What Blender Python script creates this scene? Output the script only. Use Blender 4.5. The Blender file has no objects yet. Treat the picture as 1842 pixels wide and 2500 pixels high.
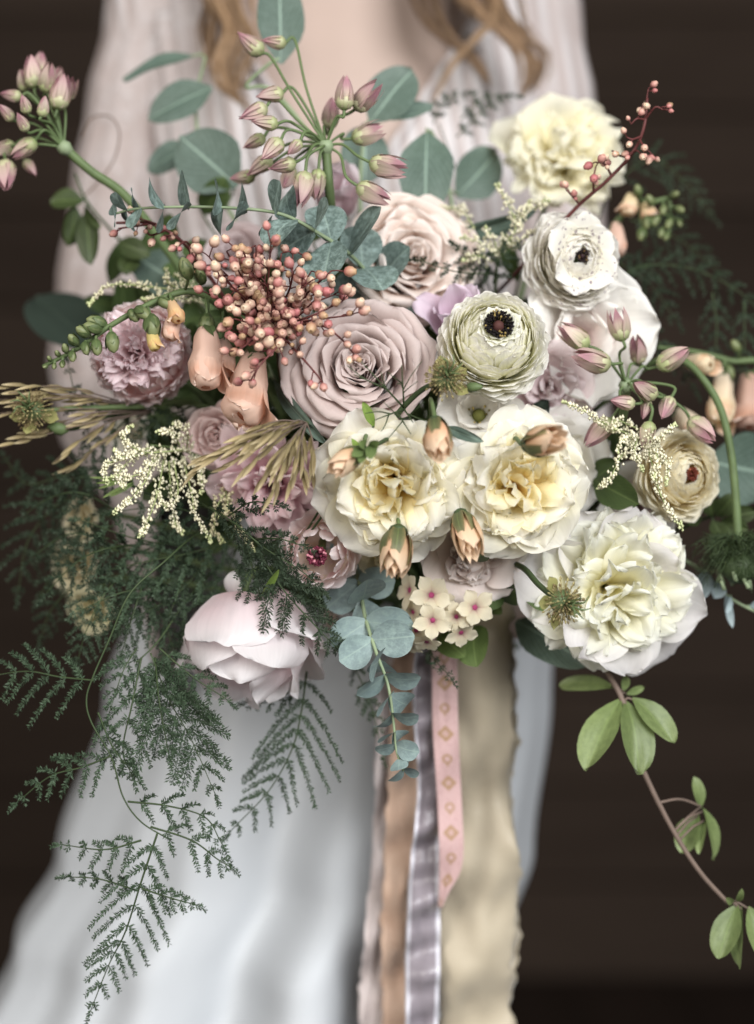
import bpy, math, random
from mathutils import Vector, Matrix, noise
R_ = math.radians
rng = random.Random(7)
sc = bpy.context.scene
COL = sc.collection

# ------------------------------------------------------------------ camera, world, lights, exposure
D, ZC, WID = 1.1, 0.97, 0.5              # distance to the bouquet plane (y = 0), camera height, width seen there
cam_d = bpy.data.cameras.new('camera'); cam = bpy.data.objects.new('camera', cam_d); COL.objects.link(cam)
cam.location = (0, -D, ZC); cam.rotation_euler = (R_(90), 0, 0)
cam_d.sensor_fit = 'VERTICAL'; cam_d.sensor_height = 36
cam_d.lens = 36*D/(WID*2500/1842)
cam_d.clip_start = 0.05; cam_d.clip_end = 60
cam_d.dof.use_dof = True; cam_d.dof.focus_distance = D-0.075; cam_d.dof.aperture_fstop = 2.0
sc.camera = cam
world = bpy.data.worlds.new('World'); sc.world = world; world.use_nodes = True
bg = world.node_tree.nodes['Background']; bg.inputs[0].default_value = (0.92, 0.92, 0.92, 1); bg.inputs[1].default_value = 0.045
def area(name, loc, target, size, power, color):
    l = bpy.data.lights.new(name, 'AREA'); l.shape = 'RECTANGLE'; l.size, l.size_y = size; l.energy = power; l.color = color
    o = bpy.data.objects.new(name, l); COL.objects.link(o); o.location = loc
    o.rotation_euler = (Vector(target)-Vector(loc)).to_track_quat('-Z', 'Y').to_euler()
    return o
area('window_light', (1.25, -2.5, 2.15), (0, 0.1, 0.95), (2.0, 1.8), 158, (0.97, 0.985, 1.0))
area('fill_light_left', (-1.6, -2.2, 1.9), (0, 0.1, 1.0), (1.4, 1.6), 60, (1.0, 0.96, 0.91))  # added fill from the left to brighten that side; no window there
sc.view_settings.view_transform = 'Standard'; sc.view_settings.look = 'None'
sc.view_settings.exposure = 0.0; sc.view_settings.gamma = 1.0; sc.view_settings.use_curve_mapping = False

# ------------------------------------------------------------------ helpers
J = lambda a: rng.uniform(-a, a)
def P(x, y, d=0.0):
    s = (WID/1652)*(D+d)/D
    return Vector(((x-826)*s, d, ZC+(1121-y)*s))
def px(n, d=0.0): return n*(WID/1652)*(D+d)/D
def lin(r, g, b, k=1.0):
    f = lambda c: (c/255/12.92 if c/255 <= .04045 else ((c/255+.055)/1.055)**2.4)*k
    return (f(r), f(g), f(b))
def mixc(a, b, t): return tuple(a[i]+(b[i]-a[i])*t for i in range(3))
def facing(yaw, pitch):
    y, p = R_(yaw), R_(pitch)
    return Vector((math.sin(y)*math.cos(p), -math.cos(y)*math.cos(p), math.sin(p)))
def frame(loc, z, roll=0.0, up=None):
    z = z.normalized(); up = up or Vector((0, 0, 1))
    if abs(z.dot(up)) > .98: up = Vector((1, 0, 0))
    x = up.cross(z).normalized(); y = z.cross(x)
    m = Matrix((x, y, z)).transposed().to_4x4() @ Matrix.Rotation(roll, 4, 'Z')
    m.translation = loc
    return m
ORG = {}
def thing(name, label, cat, loc, group=None):
    o = bpy.data.objects.new(name, None); COL.objects.link(o); o.empty_display_size = .02
    o.location = loc; o['label'] = label; o['category'] = cat
    if group: o['group'] = group
    ORG[o.name] = Vector(loc)
    return o
def mk(name, V, F, mat, parent=None, col=None, uv=None, kind=None, label=None, cat=None, flat=False):
    o0 = ORG.get(parent.name, Vector((0, 0, 0))) if parent else Vector((0, 0, 0))
    me = bpy.data.meshes.new(name)
    me.from_pydata([(v[0]-o0.x, v[1]-o0.y, v[2]-o0.z) for v in V], [], F)
    if not flat: me.polygons.foreach_set('use_smooth', [True]*len(me.polygons))
    if col:
        a = me.color_attributes.new('Col', 'FLOAT_COLOR', 'POINT')
        buf = []
        for c in col: buf += [c[0], c[1], c[2], 1.0]
        a.data.foreach_set('color', buf)
    if uv:
        l = me.uv_layers.new(name='UVMap'); li = [0]*len(me.loops); me.loops.foreach_get('vertex_index', li)
        buf = []
        for i in li: buf += uv[i]
        l.data.foreach_set('uv', buf)
    me.materials.append(mat)
    o = bpy.data.objects.new(name, me); COL.objects.link(o)
    if parent: o.parent = parent; ORG[o.name] = o0
    if kind: o['kind'] = kind
    if label: o['label'] = label
    if cat: o['category'] = cat
    return o
def spline(pts, n=8):
    pts = [Vector(p) for p in pts]
    if len(pts) < 3: return [pts[0].lerp(pts[-1], i/n) for i in range(n+1)]
    q = [pts[0]*2-pts[1]]+pts+[pts[-1]*2-pts[-2]]; out = []
    for i in range(1, len(q)-2):
        a, b, c, d = q[i-1], q[i], q[i+1], q[i+2]
        for k in range(n):
            t = k/n
            out.append(.5*((2*b)+(c-a)*t+(2*a-5*b+4*c-d)*t*t+(3*b-a-3*c+d)*t**3))
    out.append(pts[-1]); return out
def tube(pts, r0, r1=None, n=6, V=None, F=None):
    V = [] if V is None else V; F = [] if F is None else F
    r1 = r0 if r1 is None else r1
    N = len(pts); base = len(V); prev = None
    for i, p in enumerate(pts):
        t = (pts[min(i+1, N-1)]-pts[max(i-1, 0)])
        t = t.normalized() if t.length > 1e-9 else Vector((0, 0, 1))
        if prev is None:
            a = Vector((0, 0, 1)) if abs(t.z) < .9 else Vector((1, 0, 0)); x = a.cross(t).normalized()
        else:
            x = (prev-t*prev.dot(t)).normalized()
        prev = x; y = t.cross(x)
        f = i/(N-1); r = r0(f) if callable(r0) else r0+(r1-r0)*f
        for k in range(n):
            a = 2*math.pi*k/n; V.append(p+x*(r*math.cos(a))+y*(r*math.sin(a)))
    for i in range(N-1):
        for k in range(n):
            a, b = base+i*n+k, base+i*n+(k+1) % n
            F.append((a, b, b+n, a+n))
    F.append(tuple(base+k for k in reversed(range(n)))); F.append(tuple(base+(N-1)*n+k for k in range(n)))
    return V, F
def lathe(M, prof, n=8, V=None, F=None, lobes=0, amp=0):
    V = [] if V is None else V; F = [] if F is None else F
    b = len(V)
    for (r, z) in prof:
        for k in range(n):
            a = 2*math.pi*k/n; rr = r*(1+amp*math.cos(lobes*a)) if lobes else r
            V.append(M @ Vector((rr*math.cos(a), rr*math.sin(a), z)))
    for i in range(len(prof)-1):
        for k in range(n):
            p, q = b+i*n+k, b+i*n+(k+1) % n; F.append((p, q, q+n, p+n))
    F.append(tuple(b+k for k in reversed(range(n)))); F.append(tuple(b+(len(prof)-1)*n+k for k in range(n)))
    return V, F

def ramp(stops, t):
    if t <= stops[0][0]: return stops[0][1]
    for (a, ca), (b, cb) in zip(stops, stops[1:]):
        if t <= b: return mixc(ca, cb, (t-a)/(b-a))
    return stops[-1][1]

def blade(M, L, hw, r0=0, z0=0, th0=0, th1=0, e=1.0, kap=0.0, m=.6, p=2.5, b=.35, tip=0, ec=0, ruf=0, rf=2.5,
          truf=0, tf=5, notch=0, rnd=.14, nu=8, nv=9, crease=0, cols=None, edge=None, ea=0, wav=0, vary=0, twist=0):
    """one petal or leaf as a curved sheet; angles in degrees from the local z axis"""
    NS = 24; rs = [r0]; zs = [z0]; ths = []
    for i in range(NS+1):
        s = i/NS; th = th0+(th1-th0)*s**e
        if s > .68: th += tip*((s-.68)/.32)**2
        ths.append(R_(th))
    for i in range(NS):
        a = (ths[i]+ths[i+1])/2; rs.append(rs[-1]+math.sin(a)*L/NS); zs.append(zs[-1]+math.cos(a)*L/NS)
    ph = rng.uniform(0, 6.28); ph2 = rng.uniform(0, 6.28); off = Vector((rng.uniform(-9, 9), rng.uniform(-9, 9), rng.uniform(-9, 9)))
    V, F, C, U = [], [], [], []
    dv = rng.uniform(-vary, vary)
    for j in range(nv+1):
        s = j/nv; s = 1-(1-s)**1.55
        sp = min(s, .993)
        w = hw*(b+(1-b)*math.sin(math.pi/2*sp/m)) if sp < m else hw*max(0, 1-((sp-m)/(1-m))**p)**(1/p)
        for i in range(nu+1):
            u = -1+2*i/nu
            se = s*(1-rnd*u*u*s)
            if notch: se -= notch*math.exp(-(u/.22)**2)*s**6
            if truf: se += truf*.6*s**3*noise.noise(Vector((u*tf*.8, ph, 0)))
            se = max(0, min(1, se)); k = se*NS; i0 = min(int(k), NS-1); f = k-i0
            r = rs[i0]+(rs[i0+1]-rs[i0])*f; z = zs[i0]+(zs[i0+1]-zs[i0])*f; th = ths[i0]+(ths[i0+1]-ths[i0])*f
            lat = u*w
            if abs(kap) > 1e-6:
                fi = max(-2.6, min(2.6, lat*kap)); y = math.sin(fi)/kap; nn = (1-math.cos(fi))/kap
            else: y = lat; nn = 0
            au = abs(u)
            nn -= ec*max(au**5, s**7)*(s**1.5)
            nn += ruf*au**1.6*s*math.sin(rf*math.pi*s*1.7+ph*(1 if u > 0 else 1.7))
            nn += truf*s**3*(math.sin(tf*u+ph2)*.6+noise.noise(Vector((u*tf*.7, s*2, ph))))
            nn += wav*noise.noise(off+Vector((u*1.3, s*1.8, 0)))*s
            nn += crease*au*w
            tw = R_(twist)*s
            yy = y*math.cos(tw)-nn*math.sin(tw); nn = y*math.sin(tw)+nn*math.cos(tw); y = yy
            V.append(M @ Vector((r-math.cos(th)*nn, y, z+math.sin(th)*nn)))
            if cols:
                c = ramp(cols, s)
                if edge: c = mixc(c, edge, ea*min(1, max(au**4, s**5)))
                C.append(tuple(max(0, x*(1+dv)) for x in c))
            U.append((i/nu, s))
    n = nu+1
    for j in range(nv):
        for i in range(nu):
            a = j*n+i; F.append((a, a+1, a+n+1, a+n))
    return V, F, C or None, U
def leaf(root, base, tip, w, mat, cols, roll=0, bend=20, cup=.25, crease=0, name='leaf', m=.5, p=2.0, b=.08, nu=6, nv=9, normal=None, wav=0, edge=None, ea=0, notch=0, rnd=.02, kind=None, vary=.1):
    d = tip-base; L = d.length; z = d.normalized()
    nrm = normal or Vector((0, -1, 0)); nrm = nrm-z*nrm.dot(z)
    if nrm.length < 1e-4: nrm = Vector((1, 0, .2))-z*Vector((1, 0, .2)).dot(z)
    nrm.normalize(); nrm = Matrix.Rotation(R_(roll), 3, z) @ nrm
    x = -nrm; y = z.cross(x); M = Matrix((x, y, z)).transposed().to_4x4(); M.translation = base
    V, F, C, U = blade(M, L, w/2, th0=-bend, th1=bend, kap=cup/(w/2+1e-9), m=m, p=p, b=b, crease=crease, cols=cols, nu=nu, nv=nv, wav=wav, edge=edge, ea=ea, notch=notch, rnd=rnd, vary=vary)
    return mk(name, V, F, mat, root, C, U, kind)

# ------------------------------------------------------------------ materials
def newmat(name):
    m = bpy.data.materials.new(name); m.use_nodes = True; nt = m.node_tree; nt.nodes.clear()
    out = nt.nodes.new('ShaderNodeOutputMaterial'); return m, nt, out
def N(nt, t, **kw):
    n = nt.nodes.new(t)
    for k, v in kw.items():
        if k.startswith('i_'):
            key = k[2:]; key = int(key) if key.isdigit() else key.replace('_', ' ')
            n.inputs[key].default_value = v
        else: setattr(n, k, v)
    return n
def sheet_mat(name, rough=.55, trans=.25, vein=.10, vs=(34, 1.6), spec=.35, mottling=0.0, mot_col=(.5, .55, .53), midrib=0.0, rib_col=(.5, .55, .4), bump=.25, sheen=0.0, speck=None):
    m, nt, out = newmat(name); L = nt.links.new
    at = N(nt, 'ShaderNodeAttribute', attribute_name='Col'); uv = N(nt, 'ShaderNodeUVMap')
    mp = N(nt, 'ShaderNodeMapping'); mp.inputs['Scale'].default_value = (vs[0], vs[1], 1); L(uv.outputs[0], mp.inputs[0])
    oi = N(nt, 'ShaderNodeObjectInfo'); ad = N(nt, 'ShaderNodeVectorMath', operation='ADD'); L(mp.outputs[0], ad.inputs[0])
    ml = N(nt, 'ShaderNodeMath', operation='MULTIPLY', i_1=37.0); L(oi.outputs['Random'], ml.inputs[0]); L(ml.outputs[0], ad.inputs[1])
    nz = N(nt, 'ShaderNodeTexNoise', i_Scale=1.0, i_Detail=2.0); L(ad.outputs[0], nz.inputs['Vector'])
    mr = N(nt, 'ShaderNodeMapRange', i_3=1-vein, i_4=1+vein); L(nz.outputs[0], mr.inputs[0])
    mx = N(nt, 'ShaderNodeVectorMath', operation='SCALE'); L(at.outputs['Color'], mx.inputs[0]); L(mr.outputs[0], mx.inputs['Scale'])
    cur = mx.outputs[0]
    geo = N(nt, 'ShaderNodeNewGeometry')
    if mottling:
        n2 = N(nt, 'ShaderNodeTexNoise', i_Scale=230.0, i_Detail=4.0, i_Roughness=.7); L(geo.outputs['Position'], n2.inputs['Vector'])
        r2 = N(nt, 'ShaderNodeMapRange', i_1=.42, i_2=.68, i_3=0.0, i_4=mottling); L(n2.outputs[0], r2.inputs[0])
        mm = N(nt, 'ShaderNodeMix', data_type='RGBA'); L(r2.outputs[0], mm.inputs['Factor']); L(cur, mm.inputs['A']); mm.inputs['B'].default_value = (*mot_col, 1); cur = mm.outputs['Result']
    if speck:
        n3 = N(nt, 'ShaderNodeTexNoise', i_Scale=330.0, i_Detail=2.0); L(geo.outputs['Position'], n3.inputs['Vector'])
        r3 = N(nt, 'ShaderNodeMapRange', i_1=.62, i_2=.66, i_3=0.0, i_4=.8); L(n3.outputs[0], r3.inputs[0])
        mm = N(nt, 'ShaderNodeMix', data_type='RGBA'); L(r3.outputs[0], mm.inputs['Factor']); L(cur, mm.inputs['A']); mm.inputs['B'].default_value = (*speck, 1); cur = mm.outputs['Result']
    if midrib:
        sx = N(nt, 'ShaderNodeSeparateXYZ'); L(uv.outputs[0], sx.inputs[0])
        s1 = N(nt, 'ShaderNodeMath', operation='SUBTRACT', i_1=.5); L(sx.outputs[0], s1.inputs[0])
        ab = N(nt, 'ShaderNodeMath', operation='ABSOLUTE'); L(s1.outputs[0], ab.inputs[0])
        r3 = N(nt, 'ShaderNodeMapRange', i_1=.008, i_2=.035, i_3=midrib, i_4=0.0); L(ab.outputs[0], r3.inputs[0])
        # side veins
        m1 = N(nt, 'ShaderNodeMath', operation='MULTIPLY_ADD', i_1=-1.1); L(ab.outputs[0], m1.inputs[0]); L(sx.outputs[1], m1.inputs[2])
        m2 = N(nt, 'ShaderNodeMath', operation='MULTIPLY', i_1=9.0); L(m1.outputs[0], m2.inputs[0])
        fr = N(nt, 'ShaderNodeMath', operation='PINGPONG', i_1=.5); L(m2.outputs[0], fr.inputs[0])
        r4 = N(nt, 'ShaderNodeMapRange', i_1=.02, i_2=.09, i_3=midrib*.35, i_4=0.0); L(fr.outputs[0], r4.inputs[0])
        mxm = N(nt, 'ShaderNodeMath', operation='MAXIMUM'); L(r3.outputs[0], mxm.inputs[0]); L(r4.outputs[0], mxm.inputs[1])
        mm = N(nt, 'ShaderNodeMix', data_type='RGBA'); L(mxm.outputs[0], mm.inputs['Factor']); L(cur, mm.inputs['A']); mm.inputs['B'].default_value = (*rib_col, 1); cur = mm.outputs['Result']
    bs = N(nt, 'ShaderNodeBsdfPrincipled', i_Roughness=rough); bs.inputs['Specular IOR Level'].default_value = spec
    bs.inputs['Sheen Weight'].default_value = sheen
    L(cur, bs.inputs['Base Color'])
    bp = N(nt, 'ShaderNodeBump', i_Strength=bump, i_Distance=.0006); L(nz.outputs[0], bp.inputs['Height']); L(bp.outputs[0], bs.inputs['Normal'])
    tr = N(nt, 'ShaderNodeBsdfTranslucent'); L(cur, tr.inputs[0])
    mixs = N(nt, 'ShaderNodeMixShader', i_0=trans); L(bs.outputs[0], mixs.inputs[1]); L(tr.outputs[0], mixs.inputs[2]); L(mixs.outputs[0], out.inputs[0])
    return m
def solid(name, col, rough=.6, var=.12, scale=60, bump=.2, spec=.3, attr=False, metal=0, coat=0):
    m, nt, out = newmat(name); L = nt.links.new
    geo = N(nt, 'ShaderNodeTexCoord'); nz = N(nt, 'ShaderNodeTexNoise', i_Scale=float(scale), i_Detail=4.0); L(geo.outputs['Object'], nz.inputs['Vector'])
    mr = N(nt, 'ShaderNodeMapRange', i_3=1-var, i_4=1+var); L(nz.outputs[0], mr.inputs[0])
    mx = N(nt, 'ShaderNodeVectorMath', operation='SCALE'); L(mr.outputs[0], mx.inputs['Scale'])
    if attr: a = N(nt, 'ShaderNodeAttribute', attribute_name='Col'); L(a.outputs['Color'], mx.inputs[0])
    else: mx.inputs[0].default_value = col
    bs = N(nt, 'ShaderNodeBsdfPrincipled', i_Roughness=rough); bs.inputs['Specular IOR Level'].default_value = spec; L(mx.outputs[0], bs.inputs['Base Color'])
    bp = N(nt, 'ShaderNodeBump', i_Strength=bump, i_Distance=.002); L(nz.outputs[0], bp.inputs['Height']); L(bp.outputs[0], bs.inputs['Normal'])
    L(bs.outputs[0], out.inputs[0]); return m

M_PETAL = sheet_mat('petal', .6, .42, .09, (26, 1.3), bump=.5, sheen=.08)
M_CREAM = sheet_mat('cream_petal', .6, .55, .07, (26, 1.3), bump=.45, sheen=.05)
M_PETAL_FLECK = sheet_mat('flecked_petal', .62, .44, .06, speck=lin(120, 95, 115))
M_ROSE = sheet_mat('rose_petal', .6, .34, .05, sheen=.15)
M_WAX = sheet_mat('eucalyptus_leaf', .6, .10, .06, (14, 3), .4, .75, lin(150, 170, 164), .45, lin(160, 180, 168), .4)
M_DOLLAR = sheet_mat('silver_dollar_leaf', .55, .15, .07, (10, 3), .35, .12, lin(150, 170, 160), .75, lin(150, 172, 156))
M_DOLLAR_DARK = sheet_mat('shaded_dollar_leaf', .6, .1, .07, (10, 3), .25, .1, lin(60, 72, 64), .3, lin(70, 82, 70))  # darker copy of the dollar leaf, shade put into its colours
M_LEAF = sheet_mat('green_leaf', .45, .25, .2, (10, 4), .4, .35, lin(70, 86, 50), .5, lin(130, 150, 90), .3)
M_TEPAL = sheet_mat('tepal', .55, .25, .32, (11, .8), .3)
M_BUDPETAL = sheet_mat('bud_petal', .55, .35, .2, (7, .9), .35, bump=.5)
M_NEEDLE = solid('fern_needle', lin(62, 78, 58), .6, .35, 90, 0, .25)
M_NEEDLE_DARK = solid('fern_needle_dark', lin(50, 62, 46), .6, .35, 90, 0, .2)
M_STEM = solid('green_stem', lin(90, 106, 68), .55, .25, 120, .2)
M_STEM_DARK = solid('dark_green_stem', lin(58, 72, 44), .55, .2, 120, .2)
M_STEM_PALE = solid('pale_green_stem', lin(132, 146, 114), .55, .2, 120, .2)
M_STEM_RED = solid('maroon_stem', lin(92, 48, 46), .55, .25, 120, .2)
M_STEM_BROWN = solid('brown_twig', lin(112, 96, 86), .65, .25, 120, .3)
M_ATTR = solid('bud_skin', None, .45, .12, 300, .2, .35, True)
M_ATTR_R = solid('matte_floret', None, .7, .15, 300, .1, .2, True)
M_BLACK = solid('dark_stamen', lin(34, 28, 26), .5, .5, 400, .2)

# ------------------------------------------------------------------ setting: floor and wall
def wood_mat(name, c1, c2, axis):
    m, nt, out = newmat(name); L = nt.links.new
    tc = N(nt, 'ShaderNodeTexCoord'); mp = N(nt, 'ShaderNodeMapping'); mp.inputs['Scale'].default_value = axis; L(tc.outputs['Object'], mp.inputs[0])
    nz = N(nt, 'ShaderNodeTexNoise', i_Scale=3.0, i_Detail=6.0, i_Roughness=.6); L(mp.outputs[0], nz.inputs['Vector'])
    oi = N(nt, 'ShaderNodeObjectInfo'); a = N(nt, 'ShaderNodeMath', operation='MULTIPLY_ADD', i_1=.5); L(oi.outputs['Random'], a.inputs[0]); L(nz.outputs[0], a.inputs[2])
    mm = N(nt, 'ShaderNodeMix', data_type='RGBA'); L(a.outputs[0], mm.inputs['Factor']); mm.inputs['A'].default_value = (*c1, 1); mm.inputs['B'].default_value = (*c2, 1)
    bs = N(nt, 'ShaderNodeBsdfPrincipled', i_Roughness=.85); bs.inputs['Specular IOR Level'].default_value = .08; L(mm.outputs['Result'], bs.inputs['Base Color'])
    bp = N(nt, 'ShaderNodeBump', i_Strength=.4, i_Distance=.004); L(nz.outputs[0], bp.inputs['Height']); L(bp.outputs[0], bs.inputs['Normal'])
    L(bs.outputs[0], out.inputs[0]); return m
M_WALL = wood_mat('dark_boards', lin(37, 29, 24), lin(58, 48, 41), (1, 8, 8))
M_FLOOR = wood_mat('dark_floor', lin(34, 26, 21), lin(46, 36, 30), (8, 1, 8))
def box(x0, x1, y0, y1, z0, z1):
    V = [Vector((x, y, z)) for x in (x0, x1) for y in (y0, y1) for z in (z0, z1)]
    return V, [(0, 1, 3, 2), (4, 6, 7, 5), (0, 4, 5, 1), (2, 3, 7, 6), (0, 2, 6, 4), (1, 5, 7, 3)]
WY = 2.35
V, F = box(-4, 4, -3.2, WY+.1, -.06, -.012); fl = mk('floor', V, F, M_FLOOR, kind='structure', flat=True)
for i in range(26):
    V, F = box(-2.6+i*.2, -2.6+i*.2+.196, -2.6, WY, -.012, rng.uniform(-.001, .001)); mk('plank', V, F, M_FLOOR, fl, flat=True)
V, F = box(-4, 4, WY+.03, WY+.09, 0.002, 2.9); wl = mk('wall', V, F, M_WALL, kind='structure', flat=True)
z = .004
while z < 2.6:
    h = .2; V, F = box(-3.2, 3.2, WY+rng.uniform(-.004, .004), WY+.03, z, z+h-.007); mk('board', V, F, M_WALL, wl, flat=True); z += h

# ------------------------------------------------------------------ the bride
BX, BY = -.028, .33
person = thing('person', 'bride in a white lace dress with long wavy brown hair, holding the bouquet', 'person', (BX, BY, 0))
def loft(secs, n=20, V=None, F=None):
    V = [] if V is None else V; F = [] if F is None else F; b = len(V)
    for (cx, cy, cz, hx, hy) in secs:
        for k in range(n):
            a = 2*math.pi*k/n; ca, sa = math.cos(a), math.sin(a); q = .85
            V.append(Vector((cx+hx*math.copysign(abs(ca)**q, ca), cy+hy*math.copysign(abs(sa)**q, sa), cz)))
    for i in range(len(secs)-1):
        for k in range(n):
            p, q = b+i*n+k, b+i*n+(k+1) % n; F.append((p, q, q+n, p+n))
    F.append(tuple(b+k for k in reversed(range(n)))); F.append(tuple(b+(len(secs)-1)*n+k for k in range(n)))
    return V, F
TS = [(.76, .165, .115), (.90, .168, .115), (1.03, .128, .092), (1.10, .128, .092), (1.18, .140, .105), (1.25, .152, .118), (1.31, .160, .108), (1.37, .168, .092), (1.42, .150, .078), (1.45, .10, .065), (1.475, .062, .058), (1.57, .055, .056)]
V, F = loft([(BX, BY, z, a, b) for z, a, b in TS])
hd = [(1.53, .03, .035, 0), (1.55, .05, .07, -.02), (1.58, .064, .088, -.018), (1.62, .072, .097, -.008), (1.67, .076, .1, .0), (1.72, .072, .096, .005), (1.755, .055, .075, .008), (1.775, .025, .035, .01)]
loft([(BX, BY+o, z, a, b) for z, a, b, o in hd], 20, V, F)
Gp = P(985, 1350, .115)                                      # where the stems are held
for pts, rad in (([(BX, BY-.09, 1.66), (BX, BY-.112, 1.625), (BX, BY-.10, 1.612)], .011),
                 ([(BX-.026, BY-.088, 1.585), (BX, BY-.103, 1.584), (BX+.026, BY-.088, 1.585)], .008)):
    tube(spline([Vector(p) for p in pts], 4), rad, rad, 8, V, F)
for sx in (-1, 1):
    tube(spline([Vector((BX+sx*.074, BY+.005, 1.60)), Vector((BX+sx*.083, BY+.012, 1.625)), Vector((BX+sx*.078, BY+.014, 1.655))], 4), .009, .009, 6, V, F)
    lx = BX+sx*.08-.03
    tube(spline([Vector((BX+sx*.08, BY, .80)), Vector((lx, BY, .47)), Vector((lx, BY+.02, .10)), Vector((lx, BY-.02, .04))], 5), .072, .036, 12, V, F)
    tube([Vector((lx, BY+.05, .035)), Vector((lx, BY-.06, .035)), Vector((lx+sx*.005, BY-.16, .025))], .034, .026, 10, V, F)
ARM = {}
for sx in (-1, 1):
    sh = Vector((BX+sx*.166, BY, 1.385)); el = Vector((BX+(-.203 if sx < 0 else .178), BY+.02, 1.075)); wr = Gp+Vector((sx*.066, .02, .0375-sx*.033))
    ARM[sx] = (sh, el, wr)
    tube(spline([sh-Vector((sx*.03, 0, -.02)), sh.lerp(el, .4), el], 6), .046, .037, 12, V, F)
    tube(spline([el, el.lerp(wr, .5)+Vector((0, -.01, -.012)), wr], 6), .036, .022, 12, V, F)
    pc = Gp+Vector((sx*.034, .015, .0375-sx*.033))
    tube([wr, wr.lerp(pc, .5), pc], .022, .026, 10, V, F)
    for k, (L1, dz) in enumerate(((.072, .028), (.08, .0095), (.076, -.009), (.06, -.027))):
        a = pc+Vector((-sx*.004, -.012, dz))
        tube(spline([a, a+Vector((-sx*L1*.35, -.028, 0)), a+Vector((-sx*L1*.75, -.018, -.002)), a+Vector((-sx*L1*.85, .008, -.004))], 4), .0072, .0056, 7, V, F)
    a = wr.lerp(pc, .45)+Vector((0, -.01, .014))
    tube(spline([a, a+Vector((-sx*.02, -.02, .022)), a+Vector((-sx*.045, -.022, .026))], 4), .0105, .008, 7, V, F)
M_SKIN = solid('skin', lin(170, 150, 139), .55, .05, 30, .05, .35)
o0 = ORG[person.name]
me = bpy.data.meshes.new('body_raw'); me.from_pydata([v-o0 for v in V], [], F)
tmp = bpy.data.objects.new('body_raw', me); COL.objects.link(tmp)
r = tmp.modifiers.new('r', 'REMESH'); r.mode = 'VOXEL'; r.voxel_size = .004
s_ = tmp.modifiers.new('s', 'SMOOTH'); s_.factor = .5; s_.iterations = 4
bm_ = bpy.data.meshes.new_from_object(tmp.evaluated_get(bpy.context.evaluated_depsgraph_get()))
bpy.data.objects.remove(tmp); bpy.data.meshes.remove(me)
bm_.name = 'body'; bm_.materials.clear(); bm_.materials.append(M_SKIN); bm_.polygons.foreach_set('use_smooth', [True]*len(bm_.polygons))
body = bpy.data.objects.new('body', bm_); COL.objects.link(body); body.parent = person; ORG[body.name] = o0

def lace_mat(name, white, under, scale, amt, period, pl=.5):
    """sheer lace: floral patches below the shoulder, stripes part sheer cloth, part pleat shading put into the colour"""
    m, nt, out = newmat(name); L = nt.links.new
    tc = N(nt, 'ShaderNodeTexCoord'); vo = N(nt, 'ShaderNodeTexVoronoi', i_Scale=scale*4.0); L(tc.outputs['Object'], vo.inputs['Vector'])
    nz = N(nt, 'ShaderNodeTexNoise', i_Scale=float(scale), i_Detail=4.0, i_Roughness=.65); L(tc.outputs['Object'], nz.inputs['Vector'])
    r1 = N(nt, 'ShaderNodeMapRange', i_1=.42, i_2=.56); L(nz.outputs[0], r1.inputs[0])
    r2 = N(nt, 'ShaderNodeMapRange', i_1=.1, i_2=.5, i_3=1.0, i_4=.35); L(vo.outputs[0], r2.inputs[0])
    mu = N(nt, 'ShaderNodeMath', operation='MULTIPLY'); L(r1.outputs[0], mu.inputs[0]); L(r2.outputs[0], mu.inputs[1])
    sx = N(nt, 'ShaderNodeSeparateXYZ'); L(tc.outputs['Object'], sx.inputs[0])
    sk = N(nt, 'ShaderNodeMath', operation='MULTIPLY_ADD', i_1=.16); L(sx.outputs[2], sk.inputs[0]); L(sx.outputs[0], sk.inputs[2])
    st = N(nt, 'ShaderNodeMath', operation='MULTIPLY', i_1=2*math.pi/period); L(sk.outputs[0], st.inputs[0])
    sn = N(nt, 'ShaderNodeMath', operation='SINE'); L(st.outputs[0], sn.inputs[0])
    r5 = N(nt, 'ShaderNodeMapRange', i_1=-.5, i_2=.5); L(sn.outputs[0], r5.inputs[0])  # stripe mask that paints the pleat shading along with the sheer bands
    n9 = N(nt, 'ShaderNodeTexNoise', i_Scale=7.0, i_Detail=1.0); L(tc.outputs['Object'], n9.inputs['Vector'])
    r9 = N(nt, 'ShaderNodeMapRange', i_1=pl, i_2=pl+.05); L(n9.outputs[0], r9.inputs[0])
    mz = N(nt, 'ShaderNodeMix', data_type='FLOAT'); L(r9.outputs[0], mz.inputs[0]); L(r5.outputs[0], mz.inputs[2]); L(mu.outputs[0], mz.inputs[3])
    m3 = N(nt, 'ShaderNodeMapRange', i_3=1-amt, i_4=1.0); L(mz.outputs[0], m3.inputs[0])
    mm = N(nt, 'ShaderNodeMix', data_type='RGBA'); L(m3.outputs[0], mm.inputs['Factor']); mm.inputs['A'].default_value = (*under, 1); mm.inputs['B'].default_value = (*white, 1)
    bs = N(nt, 'ShaderNodeBsdfPrincipled', i_Roughness=.8); L(mm.outputs['Result'], bs.inputs['Base Color'])
    bp = N(nt, 'ShaderNodeBump', i_Strength=.6, i_Distance=.002); L(mz.outputs[0], bp.inputs['Height']); L(bp.outputs[0], bs.inputs['Normal'])
    L(bs.outputs[0], out.inputs[0]); return m
M_LACE = lace_mat('lace', lin(192, 184, 182), lin(160, 140, 132), 30, .6, .016, .40)
M_BODICE = lace_mat('pleated_lace', lin(200, 194, 193), lin(160, 140, 132), 30, .5, .015, .45)
M_SILK = solid('skirt_silk', lin(188, 191, 194), .5, .0, 20, .0, .3)
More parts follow.
